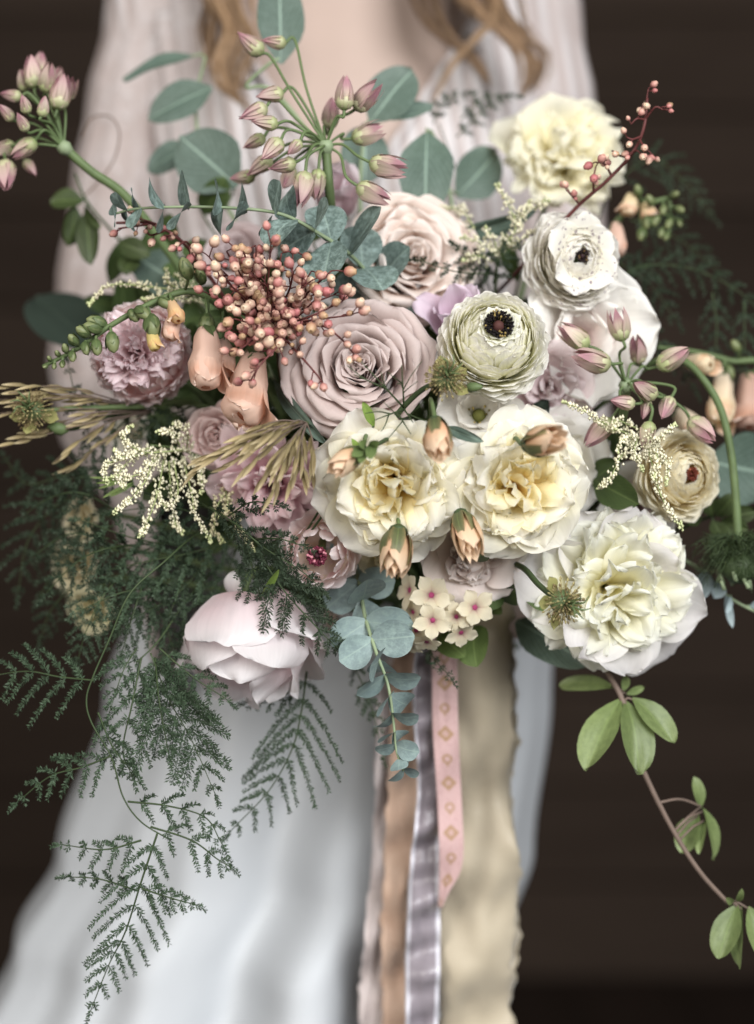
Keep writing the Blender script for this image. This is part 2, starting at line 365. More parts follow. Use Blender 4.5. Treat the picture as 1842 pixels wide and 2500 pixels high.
# bodice: offset sheet with an open V neck and pleats on the flat panels
def interp(tab, z):
    if z <= tab[0][0]: return tab[0][1:]
    for a, b in zip(tab, tab[1:]):
        if z <= b[0]:
            t = (z-a[0])/(b[0]-a[0]); t = t*t*(3-2*t)
            return tuple(a[i]+(b[i]-a[i])*t for i in range(1, len(a)))
    return tab[-1][1:]
V, F, idx = [], [], {}
nt_, nz_ = 240, 70
for j in range(nz_+1):
    z = 1.0+(1.435-1.0)*j/nz_; hx, hy = interp(TS, z)
    for k in range(nt_):
        a = 2*math.pi*k/nt_; ca, sa = math.cos(a), math.sin(a); q = .85
        x = hx*math.copysign(abs(ca)**q, ca); y = hy*math.copysign(abs(sa)**q, sa)
        off = .008
        if sa < 0 and (x < -.03 or x > .1): off += .004*math.sin((x+.16*(z-1.2))*2*math.pi/.015)
        n = Vector((ca, sa, 0)); V.append(Vector((BX+x, BY+y, z))+n*off)
def inV(v): return v.y < BY and abs(v.x-(-.022)) < (v.z-1.20)*.6
for j in range(nz_):
    for k in range(nt_):
        q = (j*nt_+k, j*nt_+(k+1) % nt_, (j+1)*nt_+(k+1) % nt_, (j+1)*nt_+k)
        if sum(inV(V[i]) for i in q) < 2: F.append(q)
mk('bodice', V, F, M_BODICE, person)
V, F = [], []
for sg in (-1, 1):                                          # corded neckline edge
    pts = [Vector((-.022+sg*(z-1.20)*.6, BY-interp(TS, z)[1]*.98-.006, z)) for z in [1.2+.015*i for i in range(15)]]
    for q in pts:
        hx, hy = interp(TS, q.z); t = min(.999, abs(q.x-BX)/hx); q.y = BY-hy*(max(0, 1-t**(2/.85)))**(.85/2)-.010
    tube(pts, .0035, .0035, 6, V, F)
mk('neckline_trim', V, F, M_BODICE, person)
# sleeves
for sx in (-1, 1):
    sh, el, wr = ARM[sx]; V, F = [], []
    pts = spline([sh+Vector((-sx*.02, 0, .03)), sh.lerp(el, .45), el, el.lerp(wr, .35), el.lerp(wr, .62)], 10)
    f = lambda t: (.054-.008*t if t < .5 else .050+(.05 if sx < 0 else .0)*(t-.5)*2)+.0015*math.sin(t*60)
    V, F = tube(pts, f, None, 48)
    Vn = []
    for i, v in enumerate(V):
        ring, k = divmod(i, 48); t = ring/(len(pts)-1); c = pts[ring]
        d = v-c; d *= 1+(.03+.05*t)*math.sin(k/48*2*math.pi*(13))*.6
        if t > .5 and sx < 0: d.z -= .10*((t-.5)*2)**1.5*(1 if d.z < 0 else .1)
        Vn.append(c+d)
    mk('sleeve', Vn, F[:-2], M_LACE, person)
# skirt
EDGE = [(0.0, -.72, .30, .02, .75), (.25, -.52, .17, .06, .62), (.45, -.40, .098, .11, .54), (.61, -.310, .112, .15, .50), (.68, -.275, .133, .17, .48), (.81, -.235, .149, .195, .465), (.92, -.20, .155, .205, .455), (1.03, -.165, .112, .225, .435), (1.06, -.163, .110, .228, .432)]
V, F = [], []; nt_, nz_ = 360, 110
for j in range(nz_+1):
    z = 1.06*j/nz_+.003; xl, xr, yf, yb = interp(EDGE, z); cx, cy, hx, hy = (xl+xr)/2, (yf+yb)/2, (xr-xl)/2, (yb-yf)/2
    dn = (1.06-z)
    for k in range(nt_):
        a = 2*math.pi*k/nt_
        f = .55*math.sin(9*a+.7)+.28*math.sin(14*a+2.1)+.35*math.sin(5*a+1.1+.8*dn)+.08*math.sin(25*a+1.3*dn)
        g = 1+.24*f*min(1, (dn+.08)*1.7)*(abs(math.sin(a))**.7*.85+.15)
        V.append(Vector((cx+hx*math.cos(a)*(1+.02*f*dn), cy+hy*math.sin(a)*g, z)))
for j in range(nz_):
    for k in range(nt_):
        F.append((j*nt_+k, j*nt_+(k+1) % nt_, (j+1)*nt_+(k+1) % nt_, (j+1)*nt_+k))
mk('skirt', V, F, M_SILK, person)
# hair
M_HAIR = solid('hair', None, .42, .04, 30, 0, .35, True)
V, F = loft([(BX, BY+o+.012, z, a+.014, b+.012) for z, a, b, o in hd[3:]]+[(BX, BY+.02, 1.79, .01, .01)])
mk('hair_cap', V, F, M_HAIR, person, [lin(104, 78, 58)]*len(V))
locks = [  # centre line (x, y px, depth), half width in px along it, strands, tone
    ([(620, -340, .27), (520, -160, .225), (490, -20, .20), (520, 70, .19), (498, 140, .185), (505, 200, .18), (560, 250, .178)], [60, 60, 52, 44, 40, 26, 8], 420, .38),
    ([(570, -340, .28), (480, -160, .235), (480, -20, .21), (470, 80, .20), (490, 150, .19), (530, 195, .185)], [50, 40, 30, 36, 30, 10], 200, .12),
    ([(880, -340, .26), (930, -160, .215), (925, -20, .20), (960, 60, .19), (1020, 115, .186), (1080, 190, .18)], [60, 50, 34, 32, 24, 8], 220, .2),
    ([(960, -340, .27), (1030, -160, .225), (1050, -20, .20), (1090, 45, .19), (1150, 105, .184), (1165, 160, .18), (1140, 218, .178)], [80, 80, 74, 62, 46, 28, 8], 460, .3),
    ([(990, -340, .28), (1060, -120, .21), (1085, 20, .19), (1045, 80, .184), (985, 150, .18), (935, 245, .175)], [12, 10, 9, 7, 5, 2], 26, .75),
]
for pts, wd, cnt, tone in locks:
    V, F, C = [], [], []; n_ = len(pts)
    for i in range(cnt):
        u = rng.gauss(0, .55); u = max(-1.35, min(1.35, u)); dp = rng.uniform(-.011, .011); clump = int((u+1.4)*4); crng = random.Random(clump*17+n_)
        px0, py0 = crng.uniform(-6, 6), crng.uniform(-6, 6); ph = crng.uniform(0, 6.28); q = []
        for k, (x, y, d) in enumerate(pts):
            w = wd[k]; q.append(P(x+u*w*.85+w*.12*math.sin(k*2.1+ph)+px0+J(3), y+u*w*.3+py0+J(4), d+dp*(1-.6*k/n_)))
        q = spline(q, 7); q = q[:max(10, int(len(q)*(.62+.38*rng.random())))]
        tube(q, lambda t: .00055*(1-.7*t)+.0001, None, 3, V, F)
        tt = min(1, max(0, tone+crng.uniform(-.22, .22)+rng.gauss(0, .16)))
        c0 = mixc(lin(62, 45, 34), lin(192, 158, 122), tt)
        for k in range(len(q)): C += [mixc(c0, lin(182, 146, 110), .35*(k/len(q))**2)]*3
    mk('hair_lock', V, F, M_HAIR, person, C)

# ------------------------------------------------------------------ ribbons
def cloth_mat(name, c1, c2=None, rough=.45, edge=None, edge_w=.12, pattern=False, sheen=.3, weave=900, trans=.1, wrinkle=.3):
    m, nt, out = newmat(name); L = nt.links.new
    uv = N(nt, 'ShaderNodeUVMap'); sx = N(nt, 'ShaderNodeSeparateXYZ'); L(uv.outputs[0], sx.inputs[0])
    tc = N(nt, 'ShaderNodeTexCoord'); nz = N(nt, 'ShaderNodeTexNoise', i_Scale=55.0, i_Detail=5.0); L(tc.outputs['Object'], nz.inputs['Vector'])
    mm = N(nt, 'ShaderNodeMix', data_type='RGBA'); L(nz.outputs[0], mm.inputs['Factor']); mm.inputs['A'].default_value = (*c1, 1); mm.inputs['B'].default_value = (*(c2 or c1), 1)
    cur = mm.outputs['Result']
    s1 = N(nt, 'ShaderNodeMath', operation='SUBTRACT', i_1=.5); L(sx.outputs[0], s1.inputs[0])
    ab = N(nt, 'ShaderNodeMath', operation='ABSOLUTE'); L(s1.outputs[0], ab.inputs[0])
    if edge:
        gt = N(nt, 'ShaderNodeMath', operation='GREATER_THAN', i_1=.5-edge_w); L(ab.outputs[0], gt.inputs[0])
        mm = N(nt, 'ShaderNodeMix', data_type='RGBA'); L(gt.outputs[0], mm.inputs['Factor']); L(cur, mm.inputs['A']); mm.inputs['B'].default_value = (*edge, 1); cur = mm.outputs['Result']
    if pattern:   # woven gold lozenges and rings, one after the other, with dots between
        gold = lin(160, 126, 84)
        def fold(period, off):
            a = N(nt, 'ShaderNodeMath', operation='MULTIPLY_ADD', i_1=1/period, i_2=off); L(sx.outputs[1], a.inputs[0])
            f = N(nt, 'ShaderNodeMath', operation='FRACT'); L(a.outputs[0], f.inputs[0])
            s = N(nt, 'ShaderNodeMath', operation='SUBTRACT', i_1=.5); L(f.outputs[0], s.inputs[0])
            b = N(nt, 'ShaderNodeMath', operation='ABSOLUTE'); L(s.outputs[0], b.inputs[0])
            k = N(nt, 'ShaderNodeMath', operation='MULTIPLY', i_1=period); L(b.outputs[0], k.inputs[0]); return k
        def band(src, lo, hi):
            a = N(nt, 'ShaderNodeMath', operation='GREATER_THAN', i_1=lo); L(src, a.inputs[0])
            b = N(nt, 'ShaderNodeMath', operation='LESS_THAN', i_1=hi); L(src, b.inputs[0])
            c = N(nt, 'ShaderNodeMath', operation='MULTIPLY'); L(a.outputs[0], c.inputs[0]); L(b.outputs[0], c.inputs[1]); return c
        per = 2.0        # v is measured in ribbon widths
        k1, k2, k3 = fold(per, 0), fold(per, .5), fold(per/2, .25)
        lz = N(nt, 'ShaderNodeMath', operation='ADD'); L(k1.outputs[0], lz.inputs[0]); L(ab.outputs[0], lz.inputs[1])
        p2 = N(nt, 'ShaderNodeMath', operation='POWER', i_1=2.0); L(k2.outputs[0], p2.inputs[0])
        p3 = N(nt, 'ShaderNodeMath', operation='POWER', i_1=2.0); L(ab.outputs[0], p3.inputs[0])
        ra = N(nt, 'ShaderNodeMath', operation='ADD'); L(p2.outputs[0], ra.inputs[0]); L(p3.outputs[0], ra.inputs[1])
        rr = N(nt, 'ShaderNodeMath', operation='SQRT'); L(ra.outputs[0], rr.inputs[0])
        lz3 = N(nt, 'ShaderNodeMath', operation='ADD'); L(k3.outputs[0], lz3.inputs[0]); L(ab.outputs[0], lz3.inputs[1])
        fs = None
        for b in (band(lz.outputs[0], .14, .33), band(rr.outputs[0], .11, .20), band(lz3.outputs[0], -1, .07), band(lz.outputs[0], -1, .05)):
            if fs is None: fs = b
            else:
                mxx = N(nt, 'ShaderNodeMath', operation='MAXIMUM'); L(fs.outputs[0], mxx.inputs[0]); L(b.outputs[0], mxx.inputs[1]); fs = mxx
        # fine dark-pink figuring either side
        wv = N(nt, 'ShaderNodeTexVoronoi', i_Scale=1.0); mp = N(nt, 'ShaderNodeMapping'); mp.inputs['Scale'].default_value = (11, 11, 1); L(uv.outputs[0], mp.inputs[0]); L(mp.outputs[0], wv.inputs['Vector'])
        rw = N(nt, 'ShaderNodeMapRange', i_1=.2, i_2=.45, i_3=.45, i_4=0.0); L(wv.outputs[0], rw.inputs[0])
        mm = N(nt, 'ShaderNodeMix', data_type='RGBA'); L(rw.outputs[0], mm.inputs['Factor']); L(cur, mm.inputs['A']); mm.inputs['B'].default_value = (*lin(176, 128, 130), 1); cur = mm.outputs['Result']
        f9 = N(nt, 'ShaderNodeMath', operation='MULTIPLY', i_1=.85); L(fs.outputs[0], f9.inputs[0])
        mm = N(nt, 'ShaderNodeMix', data_type='RGBA'); L(f9.outputs[0], mm.inputs['Factor']); L(cur, mm.inputs['A']); mm.inputs['B'].default_value = (*gold, 1); cur = mm.outputs['Result']
    bs = N(nt, 'ShaderNodeBsdfPrincipled', i_Roughness=rough); bs.inputs['Sheen Weight'].default_value = sheen; L(cur, bs.inputs['Base Color'])
    wn = N(nt, 'ShaderNodeTexNoise', i_Scale=float(weave), i_Detail=1.0); L(tc.outputs['Object'], wn.inputs['Vector'])
    adn = N(nt, 'ShaderNodeMath', operation='MULTIPLY_ADD', i_1=.3); L(wn.outputs[0], adn.inputs[0]); L(nz.outputs[0], adn.inputs[2])
    bp = N(nt, 'ShaderNodeBump', i_Strength=wrinkle, i_Distance=.003); L(adn.outputs[0], bp.inputs['Height']); L(bp.outputs[0], bs.inputs['Normal'])
    tr = N(nt, 'ShaderNodeBsdfTranslucent'); L(cur, tr.inputs[0])
    ms = N(nt, 'ShaderNodeMixShader', i_0=trans); L(bs.outputs[0], ms.inputs[1]); L(tr.outputs[0], ms.inputs[2]); L(ms.outputs[0], out.inputs[0])
    return m
def ribbon(name, label, path, mat, wave=.004, freq=5, fray=0.0, twist=0.0, nu=12, nv=90, cup=0.0, seed=0):
    """path: (x_left, x_right, y px, depth) from top to bottom"""
    L_ = spline([P(a, y, d) for a, b, y, d in path], 12); R2 = spline([P(b, y, d) for a, b, y, d in path], 12)
    n = len(L_); V, F, U = [], [], []; acc = 0; w0 = (L_[n//3]-R2[n//3]).length
    for j in range(n):
        if j: acc += (L_[j]-L_[j-1]).length
        c = acc*freq*30
        for i in range(nu+1):
            u = i/nu; p = L_[j].lerp(R2[j], u)
            p.y += wave*(math.sin(c*.9+u*1.3+seed)*.6+math.sin(c*.37+2.2*u+seed*2)*.8)-cup*math.sin(math.pi*u)+wave*.7*noise.noise(Vector((u*3, acc*30, seed)))
            if fray and i in (0, nu): p.x += fray*noise.noise(Vector((acc*90, seed+i, 0)))+fray*.5*noise.noise(Vector((acc*400, seed+i, 3)))
            V.append(p); U.append((u, acc/w0))
    for j in range(n-1):
        for i in range(nu):
            a = j*(nu+1)+i; F.append((a, a+1, a+nu+2, a+nu+1))
    root = thing('ribbon', label, 'ribbon', P(*[(path[0][0]+path[0][1])/2, path[0][2], path[0][3]]))
    o = mk('ribbon_band', V, F, mat, root, None, U)
    sl = o.modifiers.new('thick', 'SOLIDIFY'); sl.thickness = .0005
    return root
M_RGOLD = cloth_mat('gold_silk', lin(188, 175, 151), lin(202, 190, 167), .5, weave=500, wrinkle=.2, trans=.2)
M_RSATIN = cloth_mat('grey_satin', lin(132, 124, 130), lin(150, 142, 148), .28, lin(214, 212, 220), .11, sheen=.1, wrinkle=.12, trans=.05)
M_RPINK = cloth_mat('pink_brocade', lin(196, 162, 160), lin(208, 176, 172), .6, pattern=True, wrinkle=.3)
M_RPEACH = cloth_mat('copper_velvet', lin(188, 150, 124), lin(224, 196, 174), .6, sheen=.6, wrinkle=.3)
M_RWHITE = cloth_mat('blush_silk', lin(222, 206, 200), lin(232, 222, 220), .45, wrinkle=.4, trans=.2)
ribbon('ribbon', 'wide champagne gold silk ribbon with frayed rippling edge', [(985, 1115, 1290, .05), (985, 1120, 1400, .045), (985, 1125, 1600, .06), (990, 1118, 1760, .07), (975, 1138, 1900, .075), (958, 1128, 2060, .08), (960, 1122, 2160, .08), (965, 1124, 2320, .085), (970, 1120, 2700, .1)], M_RGOLD, .0075, 3, .0045, nu=16, seed=1, cup=.008)
ribbon('ribbon', 'narrow tan silk ribbon behind the champagne gold one, showing at its rippled border', [(1040, 1110, 1300, .09), (1060, 1128, 1450, .085), (1070, 1132, 1620, .09), (1085, 1120, 1720, .09), (1092, 1130, 1850, .1), (1085, 1132, 1960, .1), (1075, 1136, 2080, .1), (1070, 1115, 2250, .11), (1065, 1115, 2600, .12)], M_RGOLD, .009, 4, .004, seed=5)
ribbon('ribbon', 'copper velvet ribbon between the blush silk and grey satin ribbons', [(895, 960, 1330, .07), (860, 925, 1460, .065), (850, 920, 1700, .08), (840, 918, 1900, .085), (835, 915, 2100, .09), (838, 910, 2300, .095), (838, 905, 2700, .1)], M_RPEACH, .006, 5, .003, seed=2)
ribbon('ribbon', 'blush white silk ribbon hanging beside the copper velvet one', [(890, 935, 1330, .08), (830, 880, 1500, .085), (822, 868, 1700, .095), (815, 860, 1880, .1), (798, 850, 2050, .105), (785, 845, 2250, .11), (775, 840, 2700, .12)], M_RWHITE, .007, 4, .003, seed=3)
ribbon('ribbon', 'grey lilac satin ribbon with pale edges', [(925, 975, 1330, .045), (908, 958, 1430, .04), (905, 962, 1560, .045), (915, 966, 1720, .05), (900, 962, 1880, .055), (890, 965, 2050, .06), (888, 960, 2250, .065), (886, 955, 2700, .08)], M_RSATIN, .0065, 9, 0, seed=4)
ribbon('ribbon', 'pink brocade ribbon woven with gold lozenges and rings', [(935, 985, 1330, .035), (945, 1000, 1440, .028), (948, 1004, 1600, .03), (958, 1012, 1760, .035), (962, 1016, 1860, .035), (962, 1008, 1910, .038), (962, 985, 1950, .042), (960, 968, 1985, .046)], M_RPINK, .0025, 4, 0, seed=6)

# ------------------------------------------------------------------ blooms
def stem_to_hand(root, start, back, r=.0024, mat=None, name='stem', jit=.012):
    g = Gp+Vector((rng.uniform(-jit, jit), rng.uniform(-.008, .008), rng.uniform(-jit, jit)))
    end = g+(g-start).normalized()*.05+Vector((0, .02, -.02))
    L = (g-start).length
    pts = spline([start, start+back*min(.05, L*.35), g.lerp(start, .35)+back*.012, g, end], 6)
    V, F = tube(pts, r, r*.9, 7); return mk(name, V, F, mat or M_STEM, root)
def bloom(name, label, cat, c, R, yaw, pitch, petals, mat=M_PETAL, roll=0, hc=.35, flat=1.0, stem=True, sepals=True, stem_r=.0026, stretch=1.0):
    ctr = P(*c); Rm = px(R, c[2]); f = facing(yaw, pitch); base = ctr-f*Rm*hc
    root = thing(name, label, cat, base)
    M = frame(base, f, R_(roll)) @ Matrix.Diagonal((Rm*stretch, Rm, Rm*flat, 1))
    for q in petals:
        q = dict(q); az = q.pop('az'); tl = q.pop('tilt', 0)
        Mq = M @ Matrix.Rotation(R_(az), 4, 'Z') @ Matrix.Rotation(R_(tl), 4, 'X')
        V, F, C, U = blade(Mq, **q); mk('petal', V, F, mat, root, C, U)
    if sepals:
        V, F = lathe(M, [(.04, -.16), (.12, -.12), (.17, -.02), (.12, .05)], 10); mk('receptacle', V, F, M_STEM_DARK, root)
    if stem: stem_to_hand(root, M @ Vector((0, 0, -.1)), -f, stem_r)
    return root, M
J = lambda a: rng.uniform(-a, a)
def rose_petals(n=40, cb=None, cm=None, ct=None, edge=None, ea=.4, opened=1.0, ruf=.03, L0=.74, inner=.05, tip=40, wav=.05, az0=0):
    out = []
    for i in range(n):
        t = i/(n-1); rho = inner+.47*t**1.05
        out.append(dict(az=az0+i*137.5+J(14), L=L0+.16*t+J(.03), hw=.15+.42*t**.75, r0=rho*.9, z0=.02-.12*t, th0=-10+24*t+J(4), th1=(-6+98*t**2.1)*opened+J(7), e=1.7,
                        kap=1/(rho+.035)*(1-.5*t), m=.62, p=2.8, b=.5, tip=tip*t+10, ec=.03+.05*t, ruf=ruf*(.3+t), truf=.015+.02*t, tf=3.5, wav=wav*t,
                        nu=10, nv=11, cols=[(0, cb), (.5, cm), (1, ct)], edge=edge, ea=ea, vary=.05))
    return out
def ranunculus_petals(n=95, a_in=17, a_out=128, cols=None, edge=None, ea=.5, ruf=.02, lift=14, hw=.27, rs0=.82, truf=.02, wav=.02):
    out = []
    for i in range(n):
        t = i/(n-1); a1 = a_in+(a_out-a_in)*t**.85+J(3.5); ln = 58+J(8); a0 = min(172, a1+ln); rs = rs0+(1-rs0)*t+J(.012)
        out.append(dict(az=i*137.5+J(16), L=rs*R_(a0-a1), hw=hw*(.62+.38*t)+.10*t+J(.03), r0=rs*math.sin(R_(a0)), z0=rs*math.cos(R_(a0)), th0=a0-90-4, th1=a1-90+lift*(.6+.8*t), e=1.0,
                        kap=1/rs*.95, m=.6, p=2.5, b=.5, tip=10+14*t+J(6), ec=.012, ruf=ruf, truf=truf, tf=4, wav=wav, nu=8, nv=8, cols=cols(t), edge=edge, ea=ea, vary=.04, rnd=.05))
    return out
def pom_petals(n, amax, cols, L=(.5, .62), hw=(.12, .22), truf=.07, r0=.1, wav=.06, edge=None, ea=0, amin=3, th_in=-18, th_out=16, kap=1.8):
    out = []
    for i in range(n):
        t = i/(n-1); a = amin+(amax-amin)*math.sqrt(t)+J(6)
        out.append(dict(az=i*137.5+J(25), L=rng.uniform(*L), hw=rng.uniform(*hw), r0=r0*math.sin(R_(a)), z0=r0*math.cos(R_(a))*.5, th0=a+th_in, th1=a+th_out+J(22), e=1.3, kap=kap+J(1.5), m=.68, p=2.4, b=.3,
                        tip=J(35), truf=truf*.75, tf=5, ruf=.04, wav=wav, notch=rng.uniform(0, .1), nu=9, nv=9, rnd=.05, tilt=J(14), cols=cols(t), edge=edge, ea=ea, vary=.04, twist=J(14)))
    return out
def guard_petals(n, th, cols, L=(.92, 1.05), hw=(.42, .55), kap=.9, az0=0, spread=360, wav=.1, tip=(-20, 35), edge=None, ea=0, m=.62, z0=-.05, truf=.03):
    out = []
    for i in range(n):
        a = rng.uniform(*th)
        out.append(dict(az=az0+i*spread/n+J(12), L=rng.uniform(*L), hw=rng.uniform(*hw), r0=.06, z0=z0, th0=a*.55, th1=a*1.15, e=.8, kap=kap+J(.3), m=m, p=2.35, b=.3, tip=rng.uniform(*tip), truf=truf, tf=4.5, wav=wav, ruf=.05, ec=.03,
                        notch=rng.choice((0, 0, .05)), nu=12, nv=12, rnd=.05, cols=cols, edge=edge, ea=ea, vary=.04, tilt=J(8)))
    return out
def eye(root, M, R, h, col_a, col_b, n=70, dome=None, spread=1.0, size=.028):
    V, F = lathe(M, [(R*.2, h-.25), (R*.42, h-.12), (R*.40, h+.0), (R*.2, h+.07), (R*.03, h+.09)], 12)
    C = [dome or col_a]*len(V); mk('pistil', V, F, M_ATTR_R, root, C)
    V, F, C = [], [], []
    for i in range(n):
        a = i*2.39996; r = R*(.42+.58*math.sqrt(i/n))*spread; tl = rng.uniform(.02, .1)
        p0 = M @ Vector((r*.6*math.cos(a), r*.6*math.sin(a), h-.12)); p1 = M @ Vector((r*math.cos(a), r*math.sin(a), h+tl)); b0 = len(V)
        Rm = M.to_scale().x; tube([p0, p1], Rm*.008, Rm*.008, 4, V, F)
        d = (p1-p0).normalized(); q = Matrix.Translation(p1) @ d.to_track_quat('Z', 'Y').to_matrix().to_4x4() @ Matrix.Diagonal((Rm, Rm, Rm, 1))
        lathe(q, [(size*.3, -size*.6), (size, 0), (size*.5, size*1.2)], 5, V, F)
        C += [col_b if rng.random() < .14 else mixc(col_a, (0, 0, 0), rng.random()*.5)]*(len(V)-b0)
    mk('stamens', V, F, M_ATTR_R, root, C, kind='stuff')

WHT = lin(244, 241, 235); CRM = lin(245, 240, 215); YEL = lin(242, 226, 168); GRN = lin(214, 218, 160)
# 1 dark-eyed white ranunculus
rt, M = bloom('ranunculus', 'pale green-white ranunculus with a black eye, round and fully petalled', 'flower', (1084, 744, -.075), 112, 3, 20,
    ranunculus_petals(210, 20, 112, lambda t: [(0, lin(224, 221, 168)), (.6, lin(241, 239, 206)), (.85, lin(247, 245, 228)), (1, WHT)], WHT, .8, lift=24, hw=.27, rs0=.60, truf=.004, ruf=.008, wav=.012)
    + [dict(az=i*137.5, L=.26+J(.04)+.1*(i/30), hw=.13+J(.02), r0=.16+.06*(i/30), z0=.48-.06*(i/30), th0=4+16*(i/30), th1=52+30*(i/30)+J(8), e=.8, kap=2.6, m=.6, p=3, b=.5, truf=.01, nu=6, nv=6, cols=[(0, lin(200, 204, 130)), (.5, lin(234, 234, 196)), (1, WHT)], vary=.04) for i in range(30)], hc=.0, flat=.95)
eye(rt, M, .28, .66, lin(30, 24, 24), lin(150, 130, 80), 130, lin(80, 50, 46))
# 2 white ranunculus with purple flecks
rt, M = bloom('ranunculus', 'white ranunculus flecked with purple round a dark split eye', 'flower', (1266, 566, -.02), 102, 14, 3,
    ranunculus_petals(130, 11, 104, lambda t: [(0, lin(226, 222, 190)), (.5, lin(240, 236, 222)), (1, WHT)], WHT, .5, lift=26, hw=.34, rs0=.46, wav=.02, truf=.005, ruf=.01)+
    guard_petals(6, (50, 75), [(0, CRM), (1, WHT)], L=(.95, 1.15), hw=(.4, .5), az0=30, kap=1.0), M_PETAL_FLECK, hc=.1, flat=.85, stretch=.95)
eye(rt, M, .15, .40, lin(44, 32, 34), lin(120, 96, 60), 40, lin(60, 44, 46))
# 3 mauve rose
rt, M = bloom('rose', 'large dusty mauve rose with spiralled open petals', 'flower', (790, 808, -.045), 182, -3, 10,
    rose_petals(44, lin(158, 126, 114), lin(192, 166, 158), lin(212, 194, 188), lin(220, 206, 202), .5, 1.0, .05, wav=.10), M_ROSE, roll=20, hc=.42)
# 4 blush-beige rose
rt, M = bloom('rose', 'beige blush rose with ruffled centre behind the round eucalyptus leaves', 'flower', (897, 568, .01), 170, 14, 12,
    rose_petals(40, lin(200, 158, 132), lin(230, 204, 186), lin(240, 226, 216), lin(243, 234, 228), .5, .95, .06, wav=.1), M_ROSE, roll=80, hc=.42)
# 5 pink ranunculus
rt, M = bloom('ranunculus', 'pink ranunculus with crumpled lilac middle beneath the drooping foxglove', 'flower', (305, 772, -.022), 112, -6, -2,
    ranunculus_petals(120, 40, 130, lambda t: [(0, lin(234, 194, 188)), (.6, lin(244, 218, 214)), (1, lin(247, 232, 229))], lin(240, 226, 228), .6, lift=15, hw=.21, wav=.04, truf=.04)+
    pom_petals(78, 56, lambda t: [(0, lin(238, 190, 192)), (.5, lin(248, 226, 226)), (1, lin(249, 240, 241))], L=(.86, 1.05), hw=(.12, .2), truf=.06, r0=.05, th_in=-6, th_out=4, edge=lin(232, 182, 196), ea=.3), hc=.05, flat=.9)
# 6, 7 cream garden roses
def garden(n1, n2, n3, az0=0):
    ca = [(0, lin(252, 232, 160)), (.35, lin(251, 239, 192)), (.75, lin(250, 246, 228)), (1, lin(249, 246, 238))]; cb = [(0, lin(253, 222, 138)), (.4, lin(252, 234, 172)), (.85, lin(251, 243, 208)), (1, lin(250, 246, 228))]
    return (guard_petals(n1, (62, 84), ca, L=(.95, 1.1), hw=(.40, .52), az0=az0, kap=.8, tip=(-10, 45), wav=.16, truf=.04)
            + guard_petals(n2, (40, 66), ca, L=(.78, .92), hw=(.3, .42), az0=az0+33, kap=1.4, tip=(-10, 50), wav=.16, z0=.0, truf=.05)
            + pom_petals(n3, 74, lambda t: cb if t < .5 else ca, L=(.58, .88), hw=(.15, .28), truf=.06, r0=.07, wav=.14, kap=2.0, th_in=-8, th_out=12))
rt, M = bloom('garden_rose', 'cream garden rose with broad petal rising behind its ruffled yellow centre, under two peach buds', 'flower', (856, 1062, -.085), 182, -8, -16, garden(10, 18, 74), M_CREAM, hc=.32, flat=.9, roll=10)
rt, M = bloom('garden_rose', 'ruffled cream garden rose, butter yellow in the middle, one bud on its rim', 'flower', (1137, 1066, -.085), 176, 8, -8, garden(10, 18, 78, 20), M_CREAM, hc=.32, flat=.9, roll=60)
# 8 white rose with green heart
rt, M = bloom('garden_rose', 'white garden rose with olive green stamens showing, tucked under the black-eyed ranunculus', 'flower', (1050, 905, -.04), 108, 0, 14,
    guard_petals(8, (55, 80), [(0, GRN), (.4, WHT), (1, WHT)], L=(.95, 1.1), hw=(.45, .55), kap=1.2)+guard_petals(7, (25, 45), [(0, GRN), (.4, WHT), (1, WHT)], L=(.7, .85), hw=(.35, .45), kap=1.8), hc=.3)
eye(rt, M, .34, .2, lin(140, 128, 66), lin(190, 170, 100), 60, lin(110, 112, 60))
# 9 white double peony
ca = [(0, lin(248, 236, 168)), (.4, lin(247, 242, 208)), (1, lin(246, 246, 238))]
rt, M = bloom('peony', 'big white double peony, frilled creamy middle framed by broad smooth petals', 'flower', (1345, 1300, -.035), 188, 12, -10,
    guard_petals(8, (40, 95), [(0, CRM), (.5, WHT), (1, lin(236, 232, 232))], L=(.95, 1.25), hw=(.42, .66), kap=1.0, az0=0, wav=.2, tip=(-45, 45))
    + pom_petals(92, 88, lambda t: ca, L=(.7, 1.04), hw=(.16, .34), truf=.085, r0=.1, wav=.12), M_CREAM, hc=.3, flat=.9, roll=40)
# 10 cream peony top right
ca = [(0, lin(249, 236, 180)), (.45, lin(249, 243, 212)), (1, lin(248, 245, 230))]
rt, M = bloom('peony', 'pale yellow peony with one smooth cupped petal, at the bride\'s sleeve', 'flower', (1225, 338, .08), 162, 4, 24,
    guard_petals(9, (30, 95), ca, L=(.85, 1.2), hw=(.38, .6), kap=1.3, wav=.2, tip=(-50, 40))+pom_petals(80, 80, lambda t: ca, L=(.62, .95), hw=(.11, .22), truf=.11, r0=.1, wav=.12), M_CREAM, hc=.3, flat=.85, roll=15)
